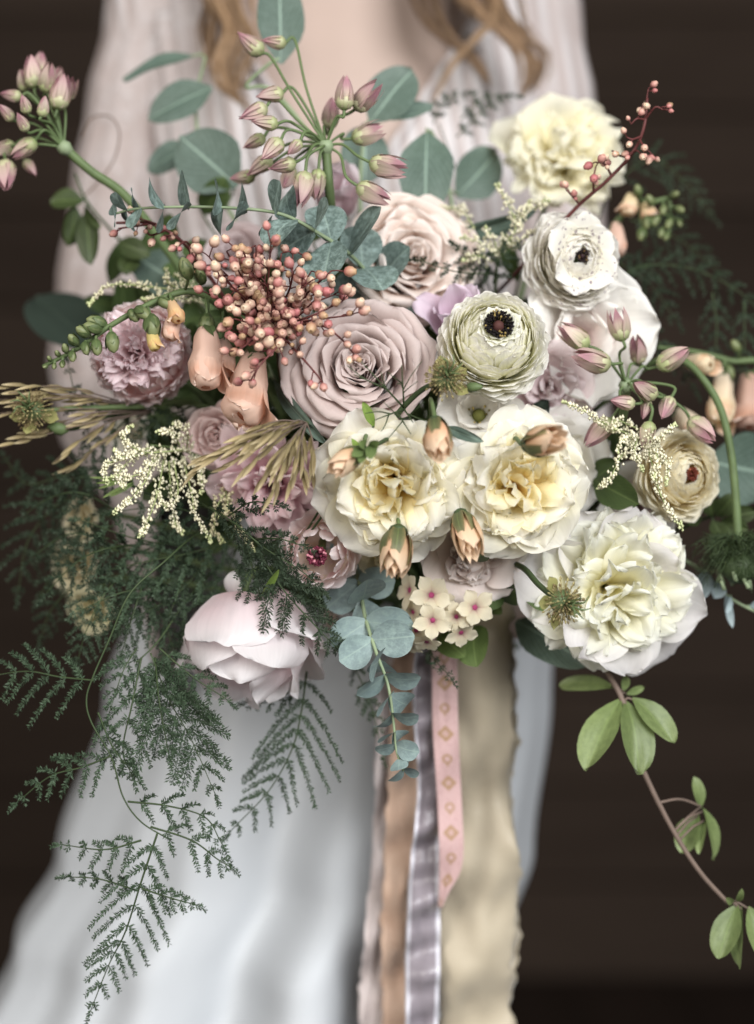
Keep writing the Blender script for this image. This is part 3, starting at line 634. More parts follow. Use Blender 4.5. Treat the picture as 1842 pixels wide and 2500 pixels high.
# 11 white peony behind the ranunculus
rt, M = bloom('peony', 'soft white peony with few broad petals behind the pink bell buds', 'flower', (1278, 735, .0), 168, 8, -4,
    guard_petals(9, (55, 82), [(0, lin(232, 216, 210)), (.5, WHT), (1, WHT)], L=(.9, 1.1), hw=(.5, .6), kap=.9, wav=.14)+guard_petals(8, (20, 45), [(0, lin(232, 210, 206)), (1, WHT)], L=(.6, .8), hw=(.35, .45), kap=1.7), hc=.3)
rt, M = bloom('peony', 'blush white peony under the black-eyed ranunculus, half hidden by astilbe', 'flower', (1205, 850, -.005), 118, 10, -10,
    guard_petals(8, (55, 80), [(0, lin(236, 208, 208)), (1, lin(242, 230, 230))], hw=(.5, .6), wav=.16)+pom_petals(18, 50, lambda t: [(0, lin(222, 190, 190)), (1, lin(236, 224, 224))], L=(.6, .8), hw=(.2, .3)), hc=.3)
# 12 blush tulip peony lower left
cb = [(0, lin(226, 198, 200)), (.35, lin(238, 222, 224)), (.8, lin(245, 240, 240)), (1, lin(247, 243, 243))]
rt, M = bloom('peony', 'blush white peony with big smooth cupped petals hanging over the skirt', 'flower', (545, 1420, -.03), 150, -14, -68,
    ranunculus_petals(14, 14, 84, lambda t: cb, lin(246, 242, 242), .6, lift=12, hw=.68, rs0=.72, wav=.2, truf=.03, ruf=.06), mat=M_CREAM, hc=.0, roll=25, stretch=1.08)
V, F, C, U = blade(frame(P(545, 1340, -.02), (P(490, 1245, -.03)-P(545, 1340, -.02)), R_(70)), px(104), px(26), th0=-15, th1=30, kap=35, cols=cb, tip=60, twist=50, wav=.004); mk('petal', V, F, M_PETAL, rt, C, U)
V, F, C, U = blade(frame(P(640, 1365, -.03), (P(712, 1455, -.04)-P(640, 1365, -.03)), R_(-90)), px(120), px(40), th0=-25, th1=35, kap=22, cols=cb, tip=20, m=.55); mk('petal', V, F, M_PETAL, rt, C, U)
# 13 blush open rose below
rt, M = bloom('rose', 'blush white open rose beneath the two cream garden roses', 'flower', (1035, 1215, -.04), 132, 6, -18,
    guard_petals(8, (58, 82), [(0, lin(222, 194, 184)), (.5, lin(238, 224, 218)), (1, lin(243, 234, 230))], hw=(.5, .6), wav=.12)
    + pom_petals(26, 45, lambda t: [(0, lin(190, 150, 130)), (.5, lin(226, 206, 196)), (1, lin(236, 226, 222))], L=(.5, .7), hw=(.18, .28)), M_ROSE, hc=.3)
# 14 small blush ranunculus
rt, M = bloom('ranunculus', 'small blush ranunculus with a dark raspberry middle behind fern', 'flower', (700, 1210, -.055), 84, -8, -12,
    ranunculus_petals(48, 24, 115, lambda t: [(0, lin(216, 164, 164)) if t < .35 else (0, lin(230, 210, 186)), (.6, lin(240, 218, 214)), (1, lin(245, 234, 232))], lin(240, 230, 230), .5, lift=24, hw=.32, rs0=.65, wav=.05), hc=.1, flat=.85)
eye(rt, M, .24, .5, lin(110, 44, 62), lin(196, 130, 140), 60, lin(70, 36, 44), size=.05)
# 15 small cream rose behind the bud
rt, M = bloom('garden_rose', 'small cream rose half hidden behind the lowest peach bud', 'flower', (838, 1210, -.03), 66, 0, -20,
    guard_petals(7, (50, 78), [(0, YEL), (.5, CRM), (1, CRM)], wav=.12)+pom_petals(18, 45, lambda t: [(0, YEL), (1, CRM)], L=(.5, .7), hw=(.18, .3)), hc=.3)
# 16 mauve pink dahlia
cd = [(0, lin(190, 130, 146)), (.45, lin(222, 182, 190)), (1, lin(238, 218, 218))]
rt, M = bloom('dahlia', 'dusky pink dahlia with long petals under the seeding grass', 'flower', (598, 1055, -.02), 150, -10, -24,
    guard_petals(13, (70, 92), cd, L=(.95, 1.12), hw=(.2, .27), kap=2.4, wav=.06, m=.55)+guard_petals(13, (48, 66), cd, L=(.8, .95), hw=(.18, .24), kap=2.8, wav=.05, m=.55, z0=.03, az0=14)
    + guard_petals(11, (24, 40), cd, L=(.62, .8), hw=(.15, .2), kap=3.2, m=.55, z0=.05, az0=5)+guard_petals(7, (5, 18), cd, L=(.5, .62), hw=(.12, .16), kap=4, m=.55, z0=.06), hc=.2)
# 18 cream ranunculus on the right
rt, M = bloom('ranunculus', 'cream ranunculus with a red-brown split eye and yellow folds', 'flower', (1500, 1040, -.02), 92, 20, 2,
    ranunculus_petals(130, 11, 106, lambda t: [(0, lin(232, 206, 130)), (.45, lin(240, 228, 184)), (1, lin(240, 234, 212))], lin(242, 236, 222), .5, lift=26, hw=.33, rs0=.48, wav=.02, truf=.005, ruf=.01), hc=.1, flat=.85, stretch=.95)
eye(rt, M, .15, .42, lin(110, 52, 36), lin(150, 90, 60), 26, lin(90, 40, 30), size=.05)
# 35 lilac petals peeping out
cl = [(0, lin(190, 150, 172)), (.5, lin(216, 190, 206)), (1, lin(232, 216, 228))]
rt, M = bloom('tulip', 'lilac pink tulip peeping out behind the black-eyed ranunculus', 'flower', (1002, 700, -.015), 128, -14, 36,
    guard_petals(3, (10, 16), cl, L=(1.1, 1.25), hw=(.36, .42), kap=2.0, tip=(0, 20), m=.5)+guard_petals(3, (22, 34), cl, L=(1.1, 1.25), hw=(.36, .42), kap=1.8, az0=60, m=.5, tip=(0, 30)), hc=.5)
rt, M = bloom('tulip', 'pale pink tulip behind the drooping bell umbel and eucalyptus sprig', 'flower', (738, 430, .03), 112, -4, 34,
    guard_petals(3, (8, 14), [(0, lin(220, 190, 196)), (1, lin(236, 222, 226))], L=(1.1, 1.2), hw=(.42, .5), kap=2.0, tip=(-30, 0), m=.5)+guard_petals(3, (18, 26), [(0, lin(220, 190, 196)), (1, lin(236, 222, 226))], L=(1.1, 1.2), hw=(.42, .5), kap=1.8, az0=60, m=.5, tip=(-30, 0)), hc=.5)
rt, M = bloom('rose', 'pale mauve rose behind the pink berry spray and eucalyptus', 'flower', (520, 560, .045), 95, -10, 20,
    rose_petals(22, lin(170, 140, 136), lin(200, 178, 176), lin(216, 200, 200), None, 0, .95), M_ROSE, hc=.4)
rt, M = bloom('peony', 'pinkish white peony behind the cream ranunculus, above the double peony', 'flower', (1400, 1110, .02), 110, 12, 0,
    guard_petals(8, (45, 80), [(0, lin(214, 178, 190)), (.4, WHT), (1, WHT)], hw=(.5, .6), wav=.14)+guard_petals(6, (20, 40), [(0, lin(206, 160, 178)), (1, WHT)], L=(.7, .85)), hc=.3)
rt, M = bloom('rose', 'pale pink rose behind the grass seed head and peach foxglove', 'flower', (478, 955, .0), 92, -14, -4, rose_petals(26, lin(206, 158, 150), lin(230, 200, 194), lin(240, 220, 216), None, 0, .95, .06, wav=.1), M_ROSE, hc=.4)
rt, M = bloom('peony', 'white peony with broad smooth petals behind the one-bud garden rose', 'flower', (1225, 1010, -.005), 135, 16, -4,
    guard_petals(9, (50, 84), [(0, lin(236, 228, 214)), (.5, WHT), (1, WHT)], hw=(.5, .62), wav=.16)+guard_petals(6, (20, 40), [(0, CRM), (1, WHT)], L=(.7, .85)), hc=.3)
rt, M = bloom('rose', 'blush rose low between the two-bud garden rose and eucalyptus', 'flower', (770, 1150, .0), 90, -6, -20, rose_petals(24, lin(206, 170, 160), lin(232, 210, 202), lin(242, 228, 222), None, 0, .95, .06, wav=.1), M_ROSE, hc=.4)
rt, M = bloom('rose', 'ivory rose in the shade between astilbe and fern', 'flower', (290, 950, .05), 55, -12, 0, rose_petals(18, CRM, CRM, WHT, None, 0, .9), M_ROSE, hc=.4)
rt, M = bloom('stock', 'cream yellow stock bloom in the middle of three behind the fern', 'flower', (165, 1240, .05), 75, -30, -10,
    guard_petals(6, (60, 80), [(0, lin(218, 202, 150)), (1, lin(234, 226, 198))], hw=(.4, .5), wav=.2)+pom_petals(14, 60, lambda t: [(0, lin(218, 202, 150)), (1, lin(234, 226, 198))], hw=(.2, .3)), hc=.3)
rt, M = bloom('stock', 'pale cream stock bloom uppermost of three, in shadow behind fern beside the sleeve', 'flower', (180, 1135, .05), 58, -30, 0,
    guard_petals(6, (50, 80), [(0, lin(218, 202, 150)), (1, lin(234, 226, 198))], hw=(.4, .5), wav=.2)+pom_petals(10, 50, lambda t: [(0, lin(218, 202, 150)), (1, lin(234, 226, 198))], hw=(.2, .3)), hc=.3)
rt, M = bloom('stock', 'cream stock bloom with a red speck, lowest on the sleeve side', 'flower', (200, 1335, .045), 66, -20, -20,
    guard_petals(5, (60, 80), [(0, lin(150, 90, 60)), (.3, lin(222, 214, 168)), (1, lin(230, 224, 190))], hw=(.5, .6), wav=.2)+pom_petals(9, 50, lambda t: [(0, lin(206, 190, 130)), (1, lin(230, 224, 190))], hw=(.25, .35)), hc=.3)

# ------------------------------------------------------------------ eucalyptus
EUC = [(0, lin(96, 112, 104)), (.5, lin(82, 98, 92)), (1, lin(90, 106, 98))]
EUB = [(0, lin(134, 150, 148)), (.5, lin(120, 137, 137)), (1, lin(128, 145, 144))]
def baby_blue(label, path, sizes, cols, tilt=15, spin=0, frac0=0.0, lw=.88, stem_mat=None, face=Vector((0, -.6, .15))):
    pts = [P(*q) for q in path]; root = thing('eucalyptus_sprig', label, 'foliage', pts[0]); sp = spline(pts, 14)
    V, F = tube(sp, .0015, .0007, 6); mk('stem', V, F, stem_mat or M_STEM_PALE, root)
    n = len(sizes)
    for i, sz in enumerate(sizes):
        f = frac0+(1-frac0)*i/(n-1); k = min(len(sp)-2, int(f*(len(sp)-1))); p = sp[k]; t = (sp[k+1]-sp[max(0, k-1)]).normalized()
        a = Vector((0, 0, 1)) if abs(t.z) < .8 else Vector((1, 0, 0)); x = a.cross(t).normalized(); y = t.cross(x)
        for sgn in (0, math.pi):
            an = spin+(i % 2)*math.pi/2+sgn+J(.35); d = x*math.cos(an)+y*math.sin(an)+t*math.tan(R_(tilt+J(12)))
            d.normalize(); L = px(sz)*(1+J(.12))
            leaf(root, p, p+d*L, L*lw, M_WAX, cols, normal=t*.75+face, bend=14+J(14), cup=.35, m=.52, p=2.3, b=.25, roll=J(34), rnd=.04, vary=.16, nu=8)
    return root
baby_blue('grey-green eucalyptus sprig lying level above the pink berries, its coin leaves on edge',
    [(905, 690, .03), (830, 625, -.005), (770, 560, -.035), (700, 512, -.055), (620, 470, -.065), (520, 456, -.068), (400, 453, -.066), (300, 457, -.062), (252, 468, -.06)],
    [92, 96, 104, 108, 110, 106, 100, 92, 84, 80, 78, 80, 72, 56, 48, 40], EUC, 10, .6)
baby_blue('blue-green eucalyptus sprig hanging past the ribbons beside the phlox',
    [(760, 1200, .02), (785, 1270, -.02), (800, 1350, -.05), (825, 1430, -.066), (850, 1500, -.072), (862, 1580, -.075), (868, 1640, -.075), (884, 1688, -.074)],
    [80, 88, 94, 96, 94, 90, 84, 74, 64, 56, 52, 48, 46, 40], EUB, 14, .3)
DOL = [(0, lin(84, 101, 88)), (.5, lin(80, 97, 86)), (1, lin(92, 107, 96))]
DOLD = [(0, lin(42, 52, 44)), (1, lin(48, 58, 50))]  # leaf greens darkened to paint in the shadow
def dollar(label, stem, leaves, cols=DOL, smat=None, r=.0018):
    pts = [P(*q) for q in stem]; root = thing('silver_dollar_branch', label, 'foliage', pts[0])
    V, F = tube(spline(pts, 8), r, r*.6, 6); mk('stem', V, F, smat or M_STEM_PALE, root)
    for (a, b, w, roll) in leaves:
        pa, pb = P(*a), P(*b)
        near = min(spline(pts, 8), key=lambda q: (q-pa).length)
        V, F = tube(spline([near, near.lerp(pa, .5)+Vector((0, .002, .002)), pa+(pb-pa)*.04], 4), .0011, .0009, 5); mk('petiole', V, F, smat or M_STEM_PALE, root)
        leaf(root, pa, pb, px(w, a[2]), M_DOLLAR_DARK if cols is DOLD else M_DOLLAR, cols, roll=roll, bend=14, cup=.25, m=.42, p=1.9, b=.1, nu=10, nv=12, rnd=.03, wav=.004, vary=.12)
dollar('silver dollar branch with a tall oval leaf before the bride\'s hair', [(760, 480, .06), (700, 330, .04), (600, 200, .04), (540, 190, .04), (590, 140, .035), (612, 128, .035)], [((615, 140, .035), (610, -60, .05), 108, 12)])
dollar('silver dollar branch with four drab oval leaves on the pleated bodice', [(560, 560, .06), (480, 420, .075), (440, 330, .085), (430, 220, .09), (450, 125, .09)],
       [((425, 122, .09), (270, 178, .095), 62, 45), ((465, 192, .085), (322, 262, .09), 92, 15), ((520, 408, .06), (395, 300, .065), 150, 0), ((420, 318, .09), (325, 378, .095), 74, 20)])
dollar('silver dollar branch with a pair of heart-wide leaves on the neckline', [(790, 500, .06), (790, 380, .055), (800, 275, .05)], [((812, 268, .05), (905, 150, .06), 112, -8), ((830, 262, .05), (952, 232, .06), 60, -35), ((800, 405, .06), (795, 270, .07), 110, 10)])
dollar('silver dollar branch with one shield-shaped leaf pointing down beside the beige rose', [(1000, 560, .06), (985, 420, .065), (950, 300, .06), (935, 285, .055)], [((935, 290, .045), (932, 478, .03), 124, 5), ((1000, 430, .085), (1090, 330, .10), 110, 20)], DOL)
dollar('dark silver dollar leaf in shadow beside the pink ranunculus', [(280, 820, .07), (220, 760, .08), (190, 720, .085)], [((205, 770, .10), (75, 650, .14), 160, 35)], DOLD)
dollar('dark silver dollar branch behind the small red berry twig', [(450, 640, .06), (400, 610, .065), (370, 580, .07)], [((420, 640, .06), (290, 560, .07), 110, 15)], DOL)
dollar('silver dollar leaf curling out under the double peony', [(1180, 1300, .03), (1170, 1380, .03)], [((1130, 1360, .02), (1295, 1460, -.01), 110, -20)], DOL)
dollar('pale silver dollar leaf at the edge beside the arching green stem', [(1480, 1000, .05), (1540, 1010, .05)], [((1550, 1010, .045), (1700, 1040, .06), 170, 10)], DOL)
dollar('long grey eucalyptus leaf lying across above the white astilbe plume', [(1060, 560, .05), (985, 525, .04)], [((980, 520, .03), (1180, 460, .02), 50, 40)], DOL)
dollar('narrow grey eucalyptus leaf along the lower rim of the mauve rose', [(585, 800, .02), (600, 830, .0)], [((600, 832, -.02), (720, 975, -.085), 36, 30)], DOL)
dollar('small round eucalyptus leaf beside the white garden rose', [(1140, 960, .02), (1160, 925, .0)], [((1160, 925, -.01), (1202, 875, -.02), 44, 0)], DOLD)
dollar('slim grey leaf between the two cream garden roses', [(990, 980, -.05), (960, 945, -.05)], [((975, 935, -.10), (1060, 968, -.115), 26, 10)], DOL)

# ------------------------------------------------------------------ nodding bell umbels
def umbel(label, hub, stem, bells, size=1.0):
    h = P(*hub); root = thing('bell_umbel', label, 'flower', P(*stem[-1]), )
    V, F = tube(spline([h]+[P(*q) for q in stem], 8), .0030*size, .0036*size, 8); mk('stem', V, F, M_STEM, root)
    V, F = lathe(frame(h, (h-P(*stem[0])).normalized()), [(.003*size, -.006), (.0052*size, -.001), (.004*size, .003)], 10); mk('hub', V, F, M_STEM_PALE, root)
    for (bx, by, tx, ty, dd, op) in bells:
        b = P(bx, by, hub[2]+dd); t = P(tx, ty, hub[2]+dd-.004+J(.008)); ax = (t-b); L = max(ax.length, px(40)); ax.normalize()
        ped = spline([h, h.lerp(b, .45)+Vector((J(.003), J(.004), .006)), b-ax*L*.45+Vector((0, 0, .003)), b], 6)
        V, F = tube(ped, .0009*size, .0011*size, 6); mk('pedicel', V, F, M_STEM, root)
        M = frame(b, ax, J(3))
        L *= 1.12; w = L*.36
        V, F = lathe(M, [(w*.22, -L*.06), (w*.55, L*.02), (w*.78, L*.16), (w*.62, L*.34), (w*.35, L*.46)], 10)
        tone = rng.random()
        ca = mixc(lin(160, 164, 120), lin(184, 174, 146), tone); cp = mixc(lin(212, 192, 178), lin(192, 156, 158), tone*.9); cd_ = mixc(lin(164, 112, 128), lin(132, 78, 96), rng.random())
        bell = mk('floret', V, F, M_ATTR, root, [mixc(lin(128, 140, 92), ca, min(1, (i//10)/3)) for i in range(len(V))])
        for k in range(6):
            inner = k % 2
            V, F, C, U = blade(M @ Matrix.Rotation(R_(60*k), 4, 'Z'), L*1.02, w*(.66 if not inner else .54), r0=w*(.42 if not inner else .38), z0=L*.0, th0=46, th1=-31+op*(1.1 if not inner else .9)+J(4), e=.42, kap=.9/w, m=.30, p=1.15, b=.5, nu=4, nv=6, rnd=.02, tip=op*.3,
                cols=[(0, ca), (.4, mixc(ca, cp, .5)), (.75, cp if not inner else cd_), (1, mixc(cp, lin(160, 100, 104), .5))], edge=mixc(cp, cd_, .7), ea=.5, vary=.14, crease=-.22)
            mk('tepal', V, F, M_TEPAL, bell, C, U)
umbel('drooping umbel of striped mauve and green bells rising before the bride\'s neckline', (714, 318, -.035), [(722, 420, -.03), (735, 520, -.0), (780, 700, .04), (900, 1100, .09)], [
    (572, 116, 523, 72, .01, -6), (624, 95, 574, 88, .015, -6), (617, 205, 564, 212, 0, -6), (581, 236, 527, 259, -.005, -6), (606, 272, 553, 265, -.012, -6), (578, 300, 535, 323, .005, -4), (613, 311, 574, 348, -.01, -6),
    (657, 311, 631, 337, -.018, -6), (645, 357, 590, 369, -.012, -6), (592, 349, 542, 383, .012, -6), (754, 237, 758, 171, -.012, 6), (782, 237, 825, 187, 0, 14), (722, 279, 729, 219, .02, 8), (775, 304, 835, 282, .01, 16),
    (814, 357, 885, 371, -.012, 16), (786, 409, 849, 438, -.012, 12), (669, 381, 655, 445, -.015, 6), (698, 374, 691, 431, -.005, 8), (556, 385, 507, 392, .025, 0), (640, 372, 622, 408, .02, 0)])
umbel('thick-stemmed umbel of upright mauve buds standing out over the sleeve', (140, 322, -.01), [(200, 375, -.005), (285, 440, .005), (420, 620, .03), (700, 1000, .08)], [
    (76, 190, 69, 127, .01, 4), (102, 198, 110, 142, 0, 6), (56, 198, 46, 155, .02, 4), (127, 236, 140, 168, -.005, 6), (143, 215, 158, 176, .012, 14), (92, 254, 99, 212, -.02, -2), (46, 212, 3, 205, 0, -4), (60, 246, 50, 214, -.022, -4),
    (27, 262, 5, 236, -.01, -4), (58, 285, 44, 258, -.024, -2), (76, 310, 32, 342, -.012, 8), (14, 357, 14, 411, 0, 4), (56, 353, 78, 383, .02, -4), (30, 320, -20, 330, .01, 0), (85, 170, 92, 118, .03, 4), (118, 190, 132, 150, .024, 4)], .98)
umbel('umbel of dusky pink bell buds among white astilbe at the outer rim', (1372, 842, -.03), [(1362, 920, -.01), (1330, 1000, .03), (1200, 1150, .08)], [
    (1285, 757, 1231, 716, -.01, 12), (1363, 743, 1350, 682, -.015, 18), (1331, 798, 1263, 780, -.02, 10), (1445, 802, 1505, 766, 0, 0), (1432, 866, 1391, 839, -.022, 0), (1386, 885, 1340, 876, -.024, 0), (1418, 875, 1409, 912, -.016, 0),
    (1468, 875, 1450, 914, -.01, -4), (1336, 921, 1286, 972, -.012, 4), (1423, 926, 1413, 981, -.02, 4), (1514, 921, 1560, 962, 0, 8), (1400, 790, 1392, 742, .015, 8)])

# ------------------------------------------------------------------ berry-like bud sprays
def bud_mesh(V, F, C, p, d, s, ca, cb):
    b0 = len(V); n = 7
    M = frame(p, d, J(3)) @ Matrix.Diagonal((s, s, s, 1))
    pr = [(.10, 0), (.36, .12), (.52, .42), (.50, .74), (.30, 1.0), (.24, 1.16), (.08, 1.04)]
    lathe(M, pr, n, V, F)
    for i in range(len(V)-b0):
        q = (i//n)/(len(pr)-1); C.append(mixc(ca, cb, min(1, q*1.3)) if q < .95 else mixc(cb, lin(140, 100, 70), .5))
def bud_cols():
    k = rng.random()
    ca = mixc(lin(124, 58, 64), lin(170, 100, 100), rng.random()); cb = mixc(lin(182, 112, 112), lin(230, 208, 178), k**.9) if rng.random() < .85 else lin(186, 156, 120)
    return ca, cb
def bud_spray(label, stem, branches, sz=(14, 20), step=.006, pedl=.005, dens=1.0, r=.0009):
    root = thing('bud_spray', label, 'flower', P(*stem[0])); pts = [P(*q) for q in stem]
    V, F = tube(spline(pts, 10), r*1.6, r, 6); mk('stem', V, F, M_STEM_RED, root)
    for br in branches:
        q = spline([P(*b) for b in br], 10); V, F = tube(q, r, r*.55, 5)
        acc = 0; todo = []
        for i in range(1, len(q)):
            acc += (q[i]-q[i-1]).length
            if acc > step or i == len(q)-1:
                acc = 0
                for k in range(1 if rng.random() > dens*.55 else 2):
                    t = (q[i]-q[i-1]).normalized(); d = (t*.5+Vector((J(1), J(1)-.35, J(1)))).normalized()
                    e = q[i]+d*pedl*rng.uniform(.5, 1.5); todo.append((e, d)); tube([q[i], q[i].lerp(e, .5)+Vector((0, 0, .0004)), e], r*.5, r*.45, 4, V, F)
        mk('twig', V, F, M_STEM_RED, root)
        for e, d in todo:
            V, F, C = [], [], []; bud_mesh(V, F, C, e, d, px(rng.uniform(*sz)*rng.uniform(.7, 1.12)), *bud_cols()); mk('bud', V, F, M_ATTR, root, C)
O = (600, 715, -.03); brs = []
tips = [(465, 560), (490, 545), (520, 540), (560, 535), (600, 540), (640, 555), (690, 590), (720, 600), (735, 640), (480, 600), (510, 580), (550, 575), (590, 580), (650, 600), (460, 640), (500, 660), (540, 640), (580, 640), (640, 650), (690, 640), (515, 700), (560, 720), (600, 680), (640, 690), (530, 745), (505, 720), (600, 610), (700, 660), (560, 610), (480, 575), (665, 625), (610, 560), (540, 560)]
for (x, y) in tips:
    s = rng.uniform(.35, .6); dz = -.045+J(.03)
    brs.append([(600+J(20), 715+J(25), -.035), (600+(x-600)*s+J(18), 715+(y-715)*s+J(14), -.045+dz*.4), (x+J(8), y+J(8), -.035+dz)])
brs += [[(600, 715, -.03), (690, 700, -.085), (770, 690, -.10)], [(600, 715, -.03), (620, 740, -.09), (570, 800, -.105), (550, 832, -.105)], [(605, 720, -.03), (650, 770, -.095), (690, 815, -.105), (705, 835, -.105)], [(610, 712, -.03), (700, 712, -.09), (745, 740, -.10), (775, 775, -.105)],
        [(600, 712, -.03), (560, 740, -.08), (520, 770, -.095)], [(600, 712, -.03), (590, 760, -.085), (575, 770, -.095)], [(610, 700, -.03), (660, 700, -.09), (750, 660, -.10)]]
bud_spray('dense spray of rosy cream berry-like buds on maroon twigs above the mauve rose', [(650, 1000, .08), (620, 850, .03), (600, 715, -.03)], brs, (15, 22), .0095, .0055, 1.0)
bud_spray('thin maroon twig of small cream buds below the level eucalyptus sprig', [(560, 760, .02), (470, 620, -.02), (400, 530, -.03), (330, 490, -.035), (255, 488, -.035)],
          [[(400, 530, -.03), (345, 492, -.035), (290, 475, -.04)], [(420, 548, -.03), (385, 520, -.04), (360, 515, -.045)], [(430, 560, -.03), (410, 530, -.045), (395, 535, -.05)], [(330, 490, -.035), (300, 495, -.04), (260, 500, -.04)], [(360, 505, -.035), (330, 515, -.045), (320, 500, -.045)], [(460, 610, -.02), (430, 570, -.045), (415, 540, -.05)]], (11, 17), .0085, .004, .8)
bud_spray('single dark red bud spike leaning out over the dark wall', [(1090, 640, .05), (1180, 545, .0), (1265, 452, -.02), (1330, 395, -.03), (1385, 335, -.035), (1410, 280, -.04), (1418, 215, -.04)],
          [[(1412, 275, -.04), (1415, 230, -.04), (1420, 195, -.04)], [(1412, 262, -.04), (1435, 235, -.045), (1452, 240, -.045)], [(1412, 262, -.04), (1395, 260, -.045), (1382, 272, -.045)], [(1400, 305, -.04), (1410, 320, -.045), (1425, 335, -.045)], [(1402, 300, -.04), (1385, 305, -.045), (1372, 300, -.045)], [(1375, 345, -.035), (1395, 330, -.045), (1408, 345, -.045)], [(1375, 345, -.035), (1355, 340, -.04), (1340, 330, -.04)],
           [(1340, 385, -.03), (1325, 360, -.04), (1305, 355, -.04)], [(1300, 420, -.03), (1300, 390, -.04), (1305, 365, -.04)], [(1270, 448, -.02), (1250, 425, -.03), (1240, 415, -.03)]], (11, 17), .0065, .0035, 1.0)

# ------------------------------------------------------------------ rosebuds
def rosebud(label, base, tip, w):
    b, t = P(*base), P(*tip); ax = t-b; L = ax.length; f = ax.normalized(); root = thing('rosebud', label, 'flower', b); M = frame(b, f, J(3)); W = px(w)/2*1.04
    for i in range(9):
        k = i/8; rr = W*(.18+.72*k)
        V, F, C, U = blade(M @ Matrix.Rotation(R_(i*137.5), 4, 'Z'), L*(1.0+.06*J(1)), rr*1.25, r0=rr*.45, z0=L*.02, th0=38*k+4, th1=-34*k, e=.9, kap=1/rr*.95, m=.5, p=2.0, b=.4, tip=8+12*k, ec=W*.05, nu=8, nv=8,
            cols=[(0, lin(214, 166, 122)), (.45, mixc(lin(236, 206, 166), lin(228, 184, 146), rng.random())), (1, lin(243, 228, 200))], edge=lin(222, 160, 132), ea=.35, vary=.07)
        mk('petal', V, F, M_BUDPETAL, root, C, U)
    for i in range(5):
        V, F, C, U = blade(M @ Matrix.Rotation(R_(72*i+J(10)), 4, 'Z'), L*rng.uniform(.8, 1.05), W*.40, r0=W*.42, z0=-L*.02, th0=44, th1=-34+J(5), e=.75, kap=.9/W, m=.32, p=1.4, b=.7, tip=rng.choice((10, 50, 90)), nu=4, nv=8,
            cols=[(0, lin(84, 92, 60)), (.6, lin(108, 110, 76)), (1, lin(146, 124, 92))], edge=lin(190, 150, 110), ea=.3, vary=.1, crease=-.1)
        mk('sepal', V, F, M_LEAF, root, C, U)
    V, F = lathe(M, [(W*.18, -L*.16), (W*.42, -L*.08), (W*.5, 0), (W*.4, L*.06)], 10); mk('hip', V, F, M_STEM_DARK, root)
    stem_to_hand(root, M @ Vector((0, 0, -L*.14)), (Vector((0, 1, 0))-f*.25).normalized(), .0014, M_STEM)
rosebud('peach rosebud hanging from under the cream garden rose, the lowest bud', (872, 1165, -.10), (860, 1262, -.115), 80)
rosebud('peach rosebud half under the rim between both cream garden roses', (1010, 1130, -.095), (1035, 1220, -.115), 68)
rosebud('upright peach rosebud over the gap between the cream garden roses', (955, 925, -.125), (966, 1000, -.14), 66)
rosebud('rounded peach rosebud lying on the shoulder of the ruffled garden rose', (1158, 972, -.125), (1232, 958, -.145), 74)
rosebud('small streaked rosebud beside a green bud cluster at the petal edge', (785, 990, -.12), (728, 1035, -.13), 58)

# ------------------------------------------------------------------ phlox
root = thing('phlox', 'cluster of cream phlox stars with magenta eyes below the rosebuds', 'flower', P(975, 1350, -.03))
fl_ = [(945, 1303, -.055, 0, 0, 44), (1040, 1330, -.05, 25, 0, 42), (948, 1358, -.065, 0, -10, 42), (912, 1380, -.05, -20, -20, 36), (898, 1292, -.04, -50, 20, 40), (1000, 1350, -.05, 10, -20, 38), (985, 1290, -.035, 20, 20, 36), (905, 1340, -.04, -40, 0, 34), (1010, 1385, -.045, 20, -30, 34), (935, 1405, -.05, 0, -40, 34), (970, 1320, -.045, 40, 10, 34), (900, 1410, -.04, -30, -50, 30), (1048, 1292, -.03, 50, 20, 32)]
for (x, y, d, yw, pt, R) in fl_:
    c = P(x, y, d); f = facing(yw+J(14), pt+J(14)); M = frame(c, f, J(3)); Rm = px(R*rng.uniform(.84, .98))
    V, F = lathe(M, [(Rm*.06, -Rm*.8), (Rm*.07, -Rm*.1), (Rm*.16, Rm*.0), (Rm*.15, Rm*.03), (Rm*.03, Rm*.02)], 8)
    fo = mk('floret', V, F, M_ATTR_R, root, [lin(206, 190, 150)]*16+[lin(146, 58, 94)]*24)
    for k in range(5):
        V, F, C, U = blade(M @ Matrix.Rotation(R_(72*k+J(5)), 4, 'Z'), Rm*(1.08+J(.12)), Rm*.40, r0=Rm*.05, z0=0, th0=70, th1=98+J(14), kap=.6/Rm, m=.62, p=2.3, b=.22, nu=6, nv=7, wav=Rm*.12, tip=J(30), cols=[(0, lin(128, 44, 78)), (.12, lin(160, 84, 108)), (.24, lin(226, 214, 184)), (1, lin(240, 232, 208))], vary=.05)
        mk('petal', V, F, M_PETAL, fo, C, U)
    V, F = tube(spline([M @ Vector((0, 0, -Rm*.8)), c.lerp(P(975, 1345, -.01), .7), P(975, 1345, .0)], 4), .0007, .0009, 5); mk('pedicel', V, F, M_STEM, root)
stem_to_hand(root, P(975, 1345, .0), Vector((0, 1, 0)), .0018)
for (a, b, w, rl) in (((1040, 1370, -.005), (1045, 1462, -.03), 84, 30), ((960, 1390, .0), (1020, 1440, -.03), 60, -10), ((1060, 1310, .0), (1100, 1345, -.02), 36, 0)):
    leaf(root, P(*a), P(*b), px(w), M_LEAF, [(0, lin(82, 100, 54)), (1, lin(98, 116, 66))], roll=rl, crease=.15)

